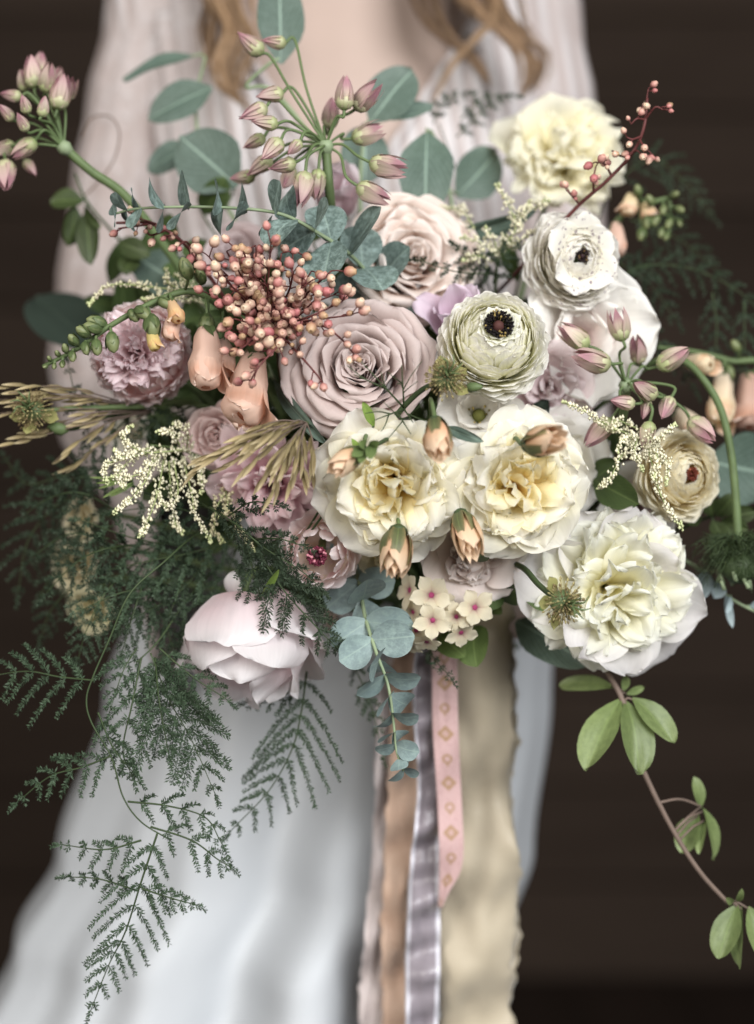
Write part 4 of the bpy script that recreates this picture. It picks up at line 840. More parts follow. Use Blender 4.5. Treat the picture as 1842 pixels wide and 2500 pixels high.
# ------------------------------------------------------------------ seed heads
def seedhead(label, c, R, yaw, pitch, petals=4, style=True):
    ctr = P(*c); f = facing(yaw, pitch); M = frame(ctr, f, J(3)); Rm = px(R); root = thing('seed_head', label, 'flower', ctr)
    V, F = lathe(M, [(Rm*.15, -Rm*.5), (Rm*.45, -Rm*.35), (Rm*.55, -Rm*.05), (Rm*.4, Rm*.2), (Rm*.1, Rm*.32)], 12); mk('dome', V, F, M_STEM, root)
    V, F, C = [], [], []
    for i in range(120):
        t = i/120; a = i*2.39996; al = R_(12+95*t); d = Vector((math.sin(al)*math.cos(a), math.sin(al)*math.sin(a), math.cos(al))); L = Rm*rng.uniform(.75, 1.02)
        p0 = M @ (d*Rm*.35); p1 = M @ (d*L+Vector((0, 0, -.12*Rm))); b0 = len(V); tube([p0, p1], Rm*.018, Rm*.014, 4, V, F)
        lathe(frame(p1, (p1-p0).normalized()), [(Rm*.02, -Rm*.06), (Rm*.055, 0), (Rm*.02, Rm*.1)], 5, V, F)
        C += [mixc(lin(160, 150, 104), lin(98, 80, 56), rng.random())]*(len(V)-b0)
    mk('stamens', V, F, M_ATTR_R, root, C, kind='stuff')
    for k in range(petals):
        V, F, C, U = blade(M @ Matrix.Rotation(R_(360*k/5+40+J(15)), 4, 'Z'), Rm*.9, Rm*.34, r0=Rm*.4, z0=-Rm*.3, th0=95, th1=50+J(40), kap=1.6/Rm, m=.6, p=2, b=.3, nu=5, nv=6, cols=[(0, lin(140, 140, 84)), (1, lin(182, 178, 116))], vary=.1); mk('petal', V, F, M_PETAL, root, C, U)
    if style:
        for k in range(6):
            a = k*1.05; p0 = M @ Vector((.08*Rm*math.cos(a), .08*Rm*math.sin(a), .25*Rm)); p1 = M @ Vector((.3*Rm*math.cos(a), .3*Rm*math.sin(a), .95*Rm)); p2 = M @ Vector((.6*Rm*math.cos(a+.5), .6*Rm*math.sin(a+.5), 1.15*Rm))
            V, F = tube(spline([p0, p1, p2], 4), Rm*.07, Rm*.02, 5); mk('style', V, F, M_STEM, root)
    return root, M, Rm
rt, M, Rm = seedhead('olive seed head on a thin stalk beside the black-eyed ranunculus', (976, 828, -.105), 44, 10, 25, 3, True)
V, F = tube(spline([M @ Vector((0, 0, -Rm*.3)), P(930, 850, -.095), P(885, 890, -.085), P(845, 945, -.075), P(810, 1010, -.03), P(850, 1150, .05)], 8), .0016, .002, 6); mk('stem', V, F, M_STEM_DARK, rt)
V, F = lathe(frame(P(1030, 848, -.1), facing(60, 0)), [(.001, -.004), (.0032, 0), (.0028, .004), (.001, .008)], 8); mk('side_bud', V, F, M_STEM, rt)
fol = [(885, 893, [(880, 800), (925, 790), (850, 815), (915, 835), (870, 840)]), (885, 893, [(790, 790), (760, 800), (800, 830), (835, 815), (775, 820)]), (885, 895, [(820, 920), (835, 945), (800, 905)]), (885, 895, [(905, 925), (945, 925), (930, 880)]), (872, 905, [(900, 950), (850, 960), (840, 880)])]
for (bx, by, tips) in fol:
    mx_, my_ = bx+.45*(tips[0][0]-bx), by+.45*(tips[0][1]-by)
    V, F = tube(spline([P(bx, by, -.09), P(mx_, my_, -.105), P(tips[0][0], tips[0][1], -.112)], 5), .0007, .0003, 5)
    for (tx, ty) in tips[1:]:
        s = rng.uniform(.3, .6); ax_, ay_ = bx+s*(tips[0][0]-bx), by+s*(tips[0][1]-by)
        tube(spline([P(ax_, ay_, -.1), P((ax_+tx)/2+J(5), (ay_+ty)/2+J(5), -.108), P(tx, ty, -.112)], 5), .0005, .00025, 4, V, F)
    mk('thread_leaf', V, F, M_STEM_DARK, rt)
rt, M, Rm = seedhead('yellow-green seed head on a level stalk reaching out past the sleeve', (72, 898, -.03), 46, -15, 15, 4, True)
V, F = tube(spline([M @ Vector((0, 0, -Rm*.3)), P(150, 895, -.02), P(300, 890, -.01), P(440, 888, .01), P(650, 1000, .06)], 8), .0017, .0024, 6); mk('stem', V, F, M_STEM, rt)
V, F = lathe(frame(P(138, 940, -.02), facing(-70, 10)), [(.001, -.004), (.0045, 0), (.004, .005), (.001, .01)], 8); mk('side_bud', V, F, M_STEM, rt)
V, F = tube(spline([P(142, 940, -.018), P(180, 935, -.01), P(260, 900, -.005)], 5), .0014, .0014, 5); mk('side_stalk', V, F, M_STEM_DARK, rt)
rt, M, Rm = seedhead('olive seed head with green beard in front of the double peony', (1232, 1318, -.095), 46, 40, -8, 4, True)
V, F = tube(spline([M @ Vector((0, 0, -Rm*.3)), P(1180, 1280, -.08), P(1140, 1240, -.05), P(1080, 1230, .0), P(1000, 1300, .08)], 8), .0017, .0022, 6); mk('stem', V, F, M_STEM_DARK, rt)

# ------------------------------------------------------------------ astilbe plumes
def plume_spike(root, path, r, step=.0011, cw=None):
    q = spline([P(*a) for a in path], 24); V, F, C = [], [], []; tube(q, .0006, .0003, 4, V, F); C += [lin(150, 160, 110)]*len(V)
    n = len(q); tot = sum((q[i]-q[i-1]).length for i in range(1, n)); cnt = int(tot/step*2.2)
    for i in range(cnt):
        f = rng.random(); k = f*(n-1); i0 = min(int(k), n-2); p = q[i0].lerp(q[i0+1], k-i0); env = r*(1-.75*f)*(.35+.65*min(1, f*6))
        d = Vector((J(1), J(1), J(1))).normalized(); e = p+d*env*rng.uniform(.4, 1.1); b0 = len(V)
        s = px(rng.uniform(2.4, 4.6)); c = mixc(cw or lin(226, 220, 196), lin(200, 196, 150), rng.random()*.5)
        if f > .9: c = mixc(c, lin(170, 184, 120), .6)
        for ax in ((1, 0, 0), (-1, 0, 0), (0, 1, 0), (0, -1, 0), (0, 0, 1.5), (0, 0, -1.2)): V.append(e+Vector(ax)*s*rng.uniform(.6, 1.2))
        for t in ((0, 2, 4), (2, 1, 4), (1, 3, 4), (3, 0, 4), (2, 0, 5), (1, 2, 5), (3, 1, 5), (0, 3, 5)): F.append(tuple(b0+x for x in t))
        C += [c]*6
    mk('floret_spike', V, F, M_ATTR_R, root, C, kind='stuff')
def astilbe(label, stem, spikes, r=.006, cw=None):
    root = thing('astilbe', label, 'flower', P(*stem[0])); V, F = tube(spline([P(*a) for a in stem], 8), .0016, .0009, 6); mk('stem', V, F, M_STEM, root)
    for sp in spikes: plume_spike(root, sp, r, cw=cw)
astilbe('creamy white astilbe with spikes drooping over the fern', [(600, 1080, .05), (480, 1020, .01), (400, 985, -.02), (330, 975, -.035)],
    [[(400, 985, -.03), (320, 990, -.05), (270, 960, -.055), (290, 930, -.055)], [(360, 985, -.03), (290, 1000, -.055), (230, 1020, -.06), (235, 1060, -.06)], [(330, 980, -.035), (270, 1000, -.06), (250, 985, -.06)], [(340, 985, -.035), (320, 1050, -.06), (280, 1100, -.065), (250, 1125, -.065)], [(360, 1000, -.03), (345, 1080, -.055), (320, 1150, -.06), (305, 1175, -.06)],
     [(380, 1000, -.03), (390, 1080, -.05), (365, 1110, -.055), (345, 1080, -.055)], [(400, 1000, -.02), (420, 1080, -.045), (430, 1130, -.05), (465, 1190, -.05)], [(400, 990, -.02), (380, 950, -.045), (345, 945, -.05)], [(410, 985, -.02), (410, 940, -.04), (380, 930, -.04)], [(420, 990, -.01), (440, 1030, -.04), (443, 1085, -.045)],
     [(350, 1000, -.035), (300, 1040, -.06), (240, 1045, -.06)], [(370, 1010, -.03), (380, 1130, -.045), (400, 1170, -.045)], [(300, 990, -.04), (260, 1040, -.06), (275, 1070, -.06)]], .0058)
astilbe('short ivory astilbe spike in the shade under the dahlia', [(620, 1200, .05), (520, 1090, .0)], [[(510, 1060, -.02), (480, 1100, -.035), (470, 1160, -.04), (490, 1190, -.04)], [(500, 1080, -.02), (520, 1150, -.035), (560, 1210, -.04)], [(490, 1060, -.02), (500, 1110, -.035), (480, 1130, -.035)]], .006, lin(208, 198, 166))
astilbe('thin white astilbe spike curving above the pink ranunculus', [(480, 720, .03), (420, 650, .0)], [[(420, 640, -.01), (330, 628, -.02), (240, 625, -.025), (192, 670, -.025)], [(420, 640, -.01), (370, 620, -.02), (365, 585, -.02)], [(440, 660, -.0), (370, 650, -.02), (310, 655, -.02)], [(430, 640, -.01), (400, 610, -.015), (380, 600, -.015)]], .005, lin(214, 208, 180))
astilbe('white astilbe tuft between the beige rose and the flecked ranunculus', [(1080, 700, .05), (1090, 560, .02)], [[(1090, 560, .01), (1050, 530, .0), (1010, 520, .0)], [(1090, 550, .01), (1130, 500, 0), (1110, 440, 0), (1090, 405, 0)], [(1100, 550, .01), (1140, 480, 0), (1160, 440, 0)], [(1110, 540, .01), (1150, 520, 0), (1180, 500, 0)], [(1090, 560, .01), (1080, 520, 0), (1060, 500, 0)], [(1080, 570, .01), (1040, 560, 0), (1010, 570, 0)], [(1120, 480, .01), (1170, 455, .0), (1200, 440, .0)], [(1040, 500, .02), (1010, 460, .02), (965, 455, .02)]], .008)
astilbe('airy white astilbe in front of the red-eyed cream ranunculus', [(1300, 1050, .05), (1380, 990, .0), (1400, 950, -.03)],
    [[(1400, 960, -.04), (1330, 930, -.055), (1280, 900, -.06), (1230, 880, -.06)], [(1400, 960, -.04), (1360, 1000, -.06), (1335, 1050, -.065), (1305, 1070, -.065)], [(1400, 950, -.04), (1390, 990, -.065), (1410, 1030, -.065)], [(1410, 950, -.04), (1430, 1020, -.07), (1450, 1090, -.075), (1495, 1160, -.075)], [(1400, 940, -.04), (1350, 920, -.06), (1345, 940, -.06)], [(1410, 950, -.04), (1440, 960, -.07), (1480, 930, -.07)], [(1410, 960, -.04), (1440, 1000, -.07), (1430, 1050, -.075)], [(1400, 960, -.04), (1370, 960, -.065), (1350, 990, -.065)], [(1410, 960, -.04), (1460, 1010, -.07), (1460, 1060, -.075)]], .0055)

# ------------------------------------------------------------------ grass heads
def grass(label, base, tips, L=52, w=12, n=8):
    root = thing('grass_head', label, 'grass', P(*base)); V, F = tube(spline([P(*base), P(base[0]+30, base[1]+60, .04), Gp], 6), .0013, .0013, 5); mk('stem', V, F, M_STEM_DARK, root)
    for tp in tips:
        q = spline([P(*base), P((base[0]+tp[0])/2+J(8), (base[1]+tp[1])/2-14+J(8), (base[2]+tp[2])/2-.012), P(*tp)], 10); V, F = tube(q, .0005, .0003, 4); mk('awn', V, F, M_STEM_BROWN, root)
        for k in range(n):
            f = .3+.7*(k+.5)/n; p = q[min(len(q)-2, int(f*(len(q)-1)))]; t = (q[-1]-q[len(q)//2]).normalized(); d = (t+Vector((J(.22), J(.3), J(.22)))).normalized(); LL = px(L*(1+J(.25)))
            c = mixc(lin(176, 158, 116), lin(132, 116, 84), rng.random())
            leaf(root, p, p+d*LL, px(w), M_TEPAL, [(0, lin(122, 112, 78)), (.5, c), (1, lin(206, 190, 152))], cup=1.2, name='spikelet', m=.4, p=1.3, b=.2, nu=4, nv=5, bend=6, roll=J(40))
grass('tawny grass seed head spilling over the dusky dahlia', (672, 925, -.095), [(440, 1010, -.10), (425, 1035, -.10), (470, 1000, -.105), (500, 1020, -.105), (520, 985, -.11), (545, 1020, -.11), (575, 1050, -.11), (600, 1075, -.11), (560, 985, -.115), (610, 1010, -.115), (640, 1050, -.11), (665, 1045, -.105), (685, 1030, -.10), (590, 960, -.115), (640, 990, -.11), (530, 960, -.105), (620, 940, -.11)])
grass('tawny grass heads pointing out past the bride\'s sleeve', (330, 900, .0), [(0, 845, -.03), (20, 860, -.03), (0, 905, -.02), (30, 880, -.03), (60, 870, -.02), (0, 875, -.02), (5, 980, -.02), (70, 950, -.02), (40, 965, -.02), (120, 1010, -.01), (150, 1030, -.01)], 52, 12, 6)

# ------------------------------------------------------------------ foxgloves
def foxglove(label, stem, buds, bells, r=.003):
    root = thing('foxglove', label, 'flower', P(*stem[-1])); q = spline([P(*a) for a in stem], 10); V, F = tube(q, .0012, r, 7); mk('stem', V, F, M_STEM, root)
    for (x, y, d, tx, ty, s) in buds:
        p = P(x, y, d); t = P(tx, ty, d-.004); ax = (t-p).normalized(); L = px(s); M = frame(p, ax, J(3)); n = 8
        near = min(q, key=lambda k: (k-p).length); V, F = tube([near, near.lerp(p, .6)+Vector((0, 0, .001)), p+ax*L*.1], .0009, .0011, 5)
        V2, F2 = lathe(M, [(L*.12, 0), (L*.3, L*.2), (L*.34, L*.5), (L*.22, L*.85), (L*.05, L)], n)
        bd = mk('bud', V2, F2, M_ATTR, root, [mixc(lin(82, 94, 58), lin(120, 126, 86), (i//n)/4) for i in range(len(V2))])
        mk('pedicel', V, F, M_STEM, root)
        for k in range(4):
            V, F, C, U = blade(M @ Matrix.Rotation(R_(90*k+J(12)), 4, 'Z'), L*rng.uniform(.8, 1.05), L*.27, r0=L*.12, z0=-L*.04, th0=52, th1=-22+J(12), e=.7, kap=2.0/L, m=.42, p=1.7, b=.4, nu=4, nv=6, cols=[(0, lin(74, 90, 54)), (1, lin(98, 112, 72))], vary=.12, tip=20); mk('sepal', V, F, M_LEAF, bd, C, U)
    for (x, y, d, tx, ty, td, w, col) in bells:
        p, t = P(x, y, d), P(tx, ty, td); ax = (t-p); L = ax.length; ax.normalize(); M = frame(p, ax, J(3)); W = px(w)/2; n = 18; V, F, C = [], [], []
        c0, c1 = col; prof = [(.2, 0), (.5, .05), (.70, .18), (.90, .42), (1.0, .62), (.96, .78), (.8, .9), (.5, .955), (.25, .95)]
        lathe(M, [(a*W, b*L) for a, b in prof], n, V, F, 5, .06); F = F[:-1]
        for i, (a, b) in enumerate(prof): C += [mixc(c0, c1, b)]*n
        for i in range(len(V)): V[i] = V[i]+Vector((noise.noise(V[i]*90), noise.noise(V[i]*90+Vector((5, 0, 0))), noise.noise(V[i]*90+Vector((0, 7, 0)))))*W*.26
        bl = mk('bell', V, F, M_BUDPETAL, root, C, [(0.05*(i % n), i//n*.13) for i in range(len(V))])
        near = min(q, key=lambda k: (k-p).length); V, F = tube(spline([near, near.lerp(p, .6)+Vector((0, 0, .002)), p], 4), .0012, .0012, 5); mk('pedicel', V, F, M_STEM, root)
        for k in range(5):
            V, F, C, U = blade(M @ Matrix.Rotation(R_(72*k), 4, 'Z'), L*.36, W*.72, r0=W*.12, z0=-L*.03, th0=58, th1=-6+J(12), e=.6, kap=1/W, m=.45, p=1.7, b=.5, nu=4, nv=6, cols=[(0, lin(74, 90, 54)), (1, lin(98, 112, 72))], vary=.12); mk('sepal', V, F, M_LEAF, bl, C, U)
        for k in range(4):   # lip lobes
            V, F, C, U = blade(M @ Matrix.Rotation(R_(90*k+20), 4, 'Z'), L*(.36 if k else .46), W*.95, r0=W*1.02, z0=L*.62, th0=8, th1=rng.uniform(-62, -30) if k else 35, kap=.85/W, m=.5, p=2.2, b=.8, nu=8, nv=8, truf=W*.12, tf=5, cols=[(0, c1), (.6, mixc(c1, lin(214, 146, 108), .5)), (1, mixc(c1, lin(243, 224, 210), .6))], vary=.08, wav=W*.3, tip=J(50)); mk('lip', V, F, M_BUDPETAL, bl, C, U)
PE = (lin(222, 186, 168), lin(230, 198, 178)); YP = (lin(196, 176, 110), lin(220, 196, 130))
foxglove('peach foxglove arching over the pink ranunculus, green buds to its tip', [(95, 802, -.05), (130, 785, -.055), (180, 758, -.06), (235, 718, -.062), (300, 680, -.062), (370, 648, -.06), (420, 638, -.055), (470, 660, -.045), (515, 710, -.02), (560, 800, .02), (700, 1050, .07)],
    [(105, 800, -.052, 92, 806, 14), (112, 790, -.054, 104, 778, 15), (120, 796, -.056, 118, 812, 16), (130, 780, -.056, 122, 766, 17), (138, 790, -.06, 136, 808, 19), (146, 772, -.06, 140, 752, 22), (158, 770, -.065, 160, 792, 26), (170, 755, -.062, 156, 738, 30), (186, 750, -.068, 190, 776, 30), (196, 735, -.065, 176, 722, 34), (210, 745, -.07, 214, 776, 36), (222, 722, -.065, 188, 712, 38), (244, 730, -.072, 250, 770, 44), (232, 712, -.06, 196, 700, 42), (330, 690, -.072, 336, 735, 50), (300, 675, -.07, 318, 690, 40), (350, 655, -.068, 372, 670, 36), (285, 680, -.066, 300, 700, 34),
     (415, 610, -.07, 402, 572, 46), (445, 620, -.06, 438, 600, 36), (455, 690, -.06, 450, 730, 50), (505, 730, -.04, 520, 760, 40), (545, 760, -.03, 545, 800, 44)],
    [(330, 715, -.072, 342, 768, -.078, 26, YP), (375, 655, -.07, 392, 705, -.078, 32, (lin(210, 176, 140), lin(226, 190, 140))), (385, 680, -.064, 368, 745, -.07, 34, PE), (455, 715, -.062, 450, 850, -.08, 66, PE), (490, 745, -.045, 480, 830, -.06, 56, PE), (560, 770, -.045, 528, 925, -.085, 86, PE)])
foxglove('blurred peach foxglove bells at the far rim beyond the arching stem', [(1440, 760, .04), (1520, 770, .05), (1600, 790, .055), (1660, 810, .06), (1500, 1000, .08)],
    [(1590, 800, .05, 1610, 840, 36), (1620, 770, .05, 1600, 740, 34), (1530, 800, .05, 1530, 840, 30)],
    [(1585, 815, .05, 1575, 930, .03, 60, (lin(232, 214, 190), lin(236, 216, 180))), (1640, 820, .06, 1640, 940, .045, 70, (lin(198, 160, 142), lin(212, 178, 160))), (1500, 790, .04, 1560, 800, .02, 44, (lin(226, 208, 180), lin(232, 214, 180))), (1480, 900, .05, 1530, 950, .03, 50, (lin(226, 206, 180), lin(236, 222, 196)))])
foxglove('green-tipped foxglove spike with peach bells against the dark wall', [(1470, 490, .05), (1465, 440, .05), (1440, 440, .05), (1380, 460, .055), (1330, 520, .06), (1250, 700, .08)],
    [(1470, 430, .045, 1480, 425, 26), (1480, 455, .045, 1492, 460, 28), (1455, 450, .045, 1450, 470, 28), (1470, 480, .045, 1460, 500, 30), (1440, 470, .045, 1430, 500, 32), (1485, 480, .05, 1490, 495, 24), (1450, 500, .045, 1445, 525, 26), (1420, 470, .045, 1415, 510, 36), (1465, 510, .045, 1452, 530, 24), (1430, 450, .04, 1420, 430, 30), (1400, 430, .045, 1396, 410, 30), (1410, 500, .045, 1400, 530, 34)],
    [(1385, 425, .05, 1372, 470, .045, 40, (lin(226, 206, 160), lin(232, 210, 180))), (1350, 490, .05, 1350, 560, .04, 46, PE), (1410, 440, .05, 1425, 480, .045, 36, (lin(214, 196, 150), lin(230, 206, 170)))])

# ------------------------------------------------------------------ asparagus fern
def needle(V, F, p, d, L, w):
    s = d.cross(Vector((J(1), J(1), J(1))))
    if s.length < 1e-6: return
    s = s.normalized()*w; b = len(V); V += [p, p+d*L*.5+s, p+d*L, p+d*L*.5-s]; F.append((b, b+1, b+2, b+3))
def pinna(root, p, d, nrm, L, mat, nl, dens):
    V, F = [], []; sag = Vector((0, 0, -1)); n = max(4, int(L/.0045)); q = []
    for i in range(n+1):
        f = i/n; q.append(p+d*L*f+sag*L*.24*f*f+nrm*J(.0006))
    tube(q, .0004, .0002, 3, V, F); side = d.cross(nrm).normalized()
    tert = L > .02 and dens > 1.08; step = (.0015 if tert else .0010)/dens; k = int(L/step); wn = .00055
    for i in range(1, k+1):
        f = i/k; j = min(n-1, int(f*n)); pp = q[j].lerp(q[j+1], f*n-j) if j+1 <= n else q[n]
        for sg in (-1, 1):
            dd = (d*.75+side*sg*(.85+J(.2))+nrm*J(.35)).normalized()
            if tert and f < .93:
                bl = min(.0042, L*.2)*(1-.5*f)*rng.uniform(.6, 1.15); e = pp+dd*bl; m = max(2, int(bl/.0009))
                for t in range(m):
                    b = pp.lerp(e, (t+.5)/m)
                    for s2 in (-1, 1):
                        nd = (dd*.8+dd.cross(nrm)*s2*.8+nrm*J(.7)).normalized(); needle(V, F, b, nd, nl*rng.uniform(.4, .85), wn)
                needle(V, F, e, dd, nl, wn)
            else:
                for s2 in range(2): needle(V, F, pp, (dd+Vector((J(.5), J(.5), J(.5)))).normalized(), nl*rng.uniform(.55, 1.1)*(1-.4*f), wn)
    mk('pinna', V, F, mat, root, kind='stuff')
def fern(label, stem, fronds, mat=M_NEEDLE, smat=None, r=.0007):
    pts = [P(*q) for q in stem]; root = thing('asparagus_fern', label, 'fern', pts[0])
    V, F = tube(spline(pts, 10), r, r*.7, 5); mk('stem', V, F, smat or M_STEM_DARK, root)
    for (path, W, dens) in fronds:
        c = [P(*q) for q in path]; q = spline(c, 16); tot = sum((q[i]-q[i-1]).length for i in range(1, len(q)))
        V, F = tube(q, .0007, .0003, 4); mk('rachis', V, F, smat or M_STEM_DARK, root)
        Wm = px(W)/2; n = max(5, int(tot/.0112)); nrm = facing(J(25), J(25))
        for i in range(n):
            f = (i+.6)/n; k = f*(len(q)-1); i0 = min(int(k), len(q)-2); p = q[i0].lerp(q[i0+1], k-i0); t = (q[min(i0+2, len(q)-1)]-q[max(0, i0-1)]).normalized()
            side = t.cross(nrm).normalized(); env = Wm*min(1, .35+f*3.2)*(1-f)**.72*1.15
            for sg in (-1, 1):
                L = env*rng.uniform(.75, 1.12)
                if L < .003: L = .003
                pinna(root, p, (t*.8+side*sg*.85+nrm*J(.3)).normalized(), nrm, L, mat, .0044, dens)
        pinna(root, q[-1], (q[-1]-q[-2]).normalized(), nrm, .008, mat, .004, dens)
fern('long trailing asparagus fern vine hanging down over the white skirt', [(560, 1120, .04), (440, 1165, -.02), (360, 1230, -.05), (285, 1300, -.06), (240, 1400, -.06), (205, 1480, -.06), (190, 1530, -.06), (200, 1580, -.06), (245, 1660, -.06), (270, 1745, -.06), (310, 1800, -.06), (375, 1840, -.06)],
    [([(345, 1825, -.06), (310, 1930, -.06), (275, 2040, -.055), (240, 2110, -.05), (200, 2210, -.05)], 250, 1.0), ([(330, 1810, -.06), (420, 1840, -.06), (475, 1880, -.055), (500, 1895, -.055)], 120, 1.0), ([(280, 1755, -.06), (370, 1765, -.06), (450, 1790, -.055), (485, 1845, -.055)], 130, 1.0), ([(310, 1840, -.06), (230, 1860, -.06), (140, 1850, -.055)], 100, 1.0),
     ([(300, 1950, -.06), (220, 1925, -.055), (150, 1920, -.05)], 90, 1.0), ([(310, 1945, -.06), (370, 1965, -.06), (425, 1980, -.055)], 90, 1.0), ([(245, 1655, -.06), (180, 1680, -.055), (110, 1700, -.05), (40, 1755, -.045)], 170, .9), ([(205, 1490, -.06), (130, 1482, -.05), (60, 1470, -.045), (-20, 1480, -.04)], 260, .8), ([(215, 1560, -.06), (250, 1640, -.06), (300, 1700, -.06)], 120, 1)])
fern('dense asparagus fern plume in front of the skirt beside the smooth peony', [(520, 1200, .04), (420, 1300, -.01), (350, 1400, -.04), (300, 1450, -.05)],
    [([(330, 1430, -.05), (370, 1530, -.06), (420, 1620, -.06), (470, 1735, -.06)], 300, 1.15), ([(310, 1440, -.05), (290, 1540, -.06), (270, 1640, -.06), (290, 1700, -.06)], 220, 1.05), ([(350, 1420, -.05), (420, 1480, -.055), (495, 1530, -.055)], 170, 1.1), ([(340, 1440, -.05), (350, 1540, -.07), (370, 1650, -.07)], 200, 1.1), ([(300, 1420, -.04), (270, 1470, -.05), (240, 1560, -.05)], 160, 1)])
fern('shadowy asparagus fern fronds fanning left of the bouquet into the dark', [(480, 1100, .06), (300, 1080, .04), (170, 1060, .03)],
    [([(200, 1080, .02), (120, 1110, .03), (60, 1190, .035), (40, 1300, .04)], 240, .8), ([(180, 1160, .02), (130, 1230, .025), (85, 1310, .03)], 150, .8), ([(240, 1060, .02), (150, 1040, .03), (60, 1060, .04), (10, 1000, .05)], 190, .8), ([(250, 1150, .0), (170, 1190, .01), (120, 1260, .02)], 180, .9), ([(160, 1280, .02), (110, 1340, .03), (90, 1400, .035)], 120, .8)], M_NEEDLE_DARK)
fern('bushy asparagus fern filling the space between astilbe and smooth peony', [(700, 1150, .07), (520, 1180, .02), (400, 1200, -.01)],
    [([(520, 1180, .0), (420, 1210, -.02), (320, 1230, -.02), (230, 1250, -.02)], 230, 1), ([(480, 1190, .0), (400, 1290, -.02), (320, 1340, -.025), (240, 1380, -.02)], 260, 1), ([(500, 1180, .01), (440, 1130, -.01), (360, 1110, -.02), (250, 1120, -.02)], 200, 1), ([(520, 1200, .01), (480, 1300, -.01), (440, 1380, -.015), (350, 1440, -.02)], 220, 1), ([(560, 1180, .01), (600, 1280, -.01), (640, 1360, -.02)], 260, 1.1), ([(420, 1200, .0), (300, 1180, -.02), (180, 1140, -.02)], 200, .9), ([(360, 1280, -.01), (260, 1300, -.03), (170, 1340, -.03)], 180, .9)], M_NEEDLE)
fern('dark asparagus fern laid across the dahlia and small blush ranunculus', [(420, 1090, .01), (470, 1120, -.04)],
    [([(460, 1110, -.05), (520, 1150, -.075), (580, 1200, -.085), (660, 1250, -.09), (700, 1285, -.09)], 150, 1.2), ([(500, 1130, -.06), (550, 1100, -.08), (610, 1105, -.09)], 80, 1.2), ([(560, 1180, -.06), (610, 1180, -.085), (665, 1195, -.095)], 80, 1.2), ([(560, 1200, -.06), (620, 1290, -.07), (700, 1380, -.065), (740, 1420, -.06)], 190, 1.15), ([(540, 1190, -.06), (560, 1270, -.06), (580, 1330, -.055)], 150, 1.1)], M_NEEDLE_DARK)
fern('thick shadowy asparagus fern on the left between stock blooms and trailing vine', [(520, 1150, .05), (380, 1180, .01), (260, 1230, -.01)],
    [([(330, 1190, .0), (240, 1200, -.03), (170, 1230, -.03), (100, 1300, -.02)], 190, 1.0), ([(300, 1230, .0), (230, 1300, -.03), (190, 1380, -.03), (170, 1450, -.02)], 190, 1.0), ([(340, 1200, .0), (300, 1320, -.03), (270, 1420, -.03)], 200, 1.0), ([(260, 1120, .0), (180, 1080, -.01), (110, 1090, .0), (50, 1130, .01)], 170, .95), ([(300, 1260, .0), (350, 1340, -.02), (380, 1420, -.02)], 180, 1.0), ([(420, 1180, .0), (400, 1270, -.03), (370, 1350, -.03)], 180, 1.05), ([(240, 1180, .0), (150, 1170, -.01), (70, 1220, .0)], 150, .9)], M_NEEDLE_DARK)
fern('asparagus fern frond with spread pinnae hanging on the skirt beneath the smooth peony', [(700, 1340, .03), (680, 1440, .0), (668, 1500, -.01)],
    [([(672, 1470, -.01), (660, 1560, -.02), (640, 1640, -.02), (590, 1730, -.02), (510, 1815, -.02)], 330, .95), ([(655, 1500, -.01), (600, 1535, -.015), (540, 1540, -.015)], 70, .9)], M_NEEDLE)
fern('wispy asparagus fern tip dangling beside the blue-green eucalyptus', [(740, 1350, .03), (765, 1440, .01)], [([(765, 1440, .01), (800, 1510, -.0), (820, 1570, .0), (838, 1650, .0)], 80, .9), ([(930, 1390, .0), (950, 1440, -.02), (985, 1480, -.03)], 50, .9)], M_NEEDLE)
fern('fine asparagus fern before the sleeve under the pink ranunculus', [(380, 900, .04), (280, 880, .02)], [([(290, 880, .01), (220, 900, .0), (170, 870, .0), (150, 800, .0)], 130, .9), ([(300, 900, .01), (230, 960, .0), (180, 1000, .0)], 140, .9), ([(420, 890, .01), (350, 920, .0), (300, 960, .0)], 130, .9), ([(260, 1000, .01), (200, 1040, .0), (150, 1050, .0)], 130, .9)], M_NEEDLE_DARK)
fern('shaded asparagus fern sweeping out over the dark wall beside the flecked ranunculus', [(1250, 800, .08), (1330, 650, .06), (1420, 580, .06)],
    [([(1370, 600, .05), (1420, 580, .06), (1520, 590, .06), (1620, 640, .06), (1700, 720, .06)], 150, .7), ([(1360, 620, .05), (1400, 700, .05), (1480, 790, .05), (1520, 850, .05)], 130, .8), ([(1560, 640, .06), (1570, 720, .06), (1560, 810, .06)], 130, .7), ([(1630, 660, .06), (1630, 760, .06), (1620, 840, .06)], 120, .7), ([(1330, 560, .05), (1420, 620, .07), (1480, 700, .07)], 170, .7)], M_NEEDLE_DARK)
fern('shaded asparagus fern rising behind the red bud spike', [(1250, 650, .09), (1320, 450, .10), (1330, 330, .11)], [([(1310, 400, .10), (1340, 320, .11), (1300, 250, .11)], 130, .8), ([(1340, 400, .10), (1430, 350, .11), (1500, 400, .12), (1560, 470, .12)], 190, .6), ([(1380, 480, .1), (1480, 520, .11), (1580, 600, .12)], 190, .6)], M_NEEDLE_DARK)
fern('little asparagus fern tips on the bodice beside the yellow peony', [(1010, 400, .09), (960, 270, .10)], [([(950, 270, .10), (970, 220, .10), (1020, 205, .10)], 66, .9), ([(1000, 300, .10), (1050, 250, .10), (1100, 215, .10)], 70, .9), ([(1010, 260, .10), (1060, 215, .10), (1120, 210, .1)], 50, .9)], M_NEEDLE_DARK)
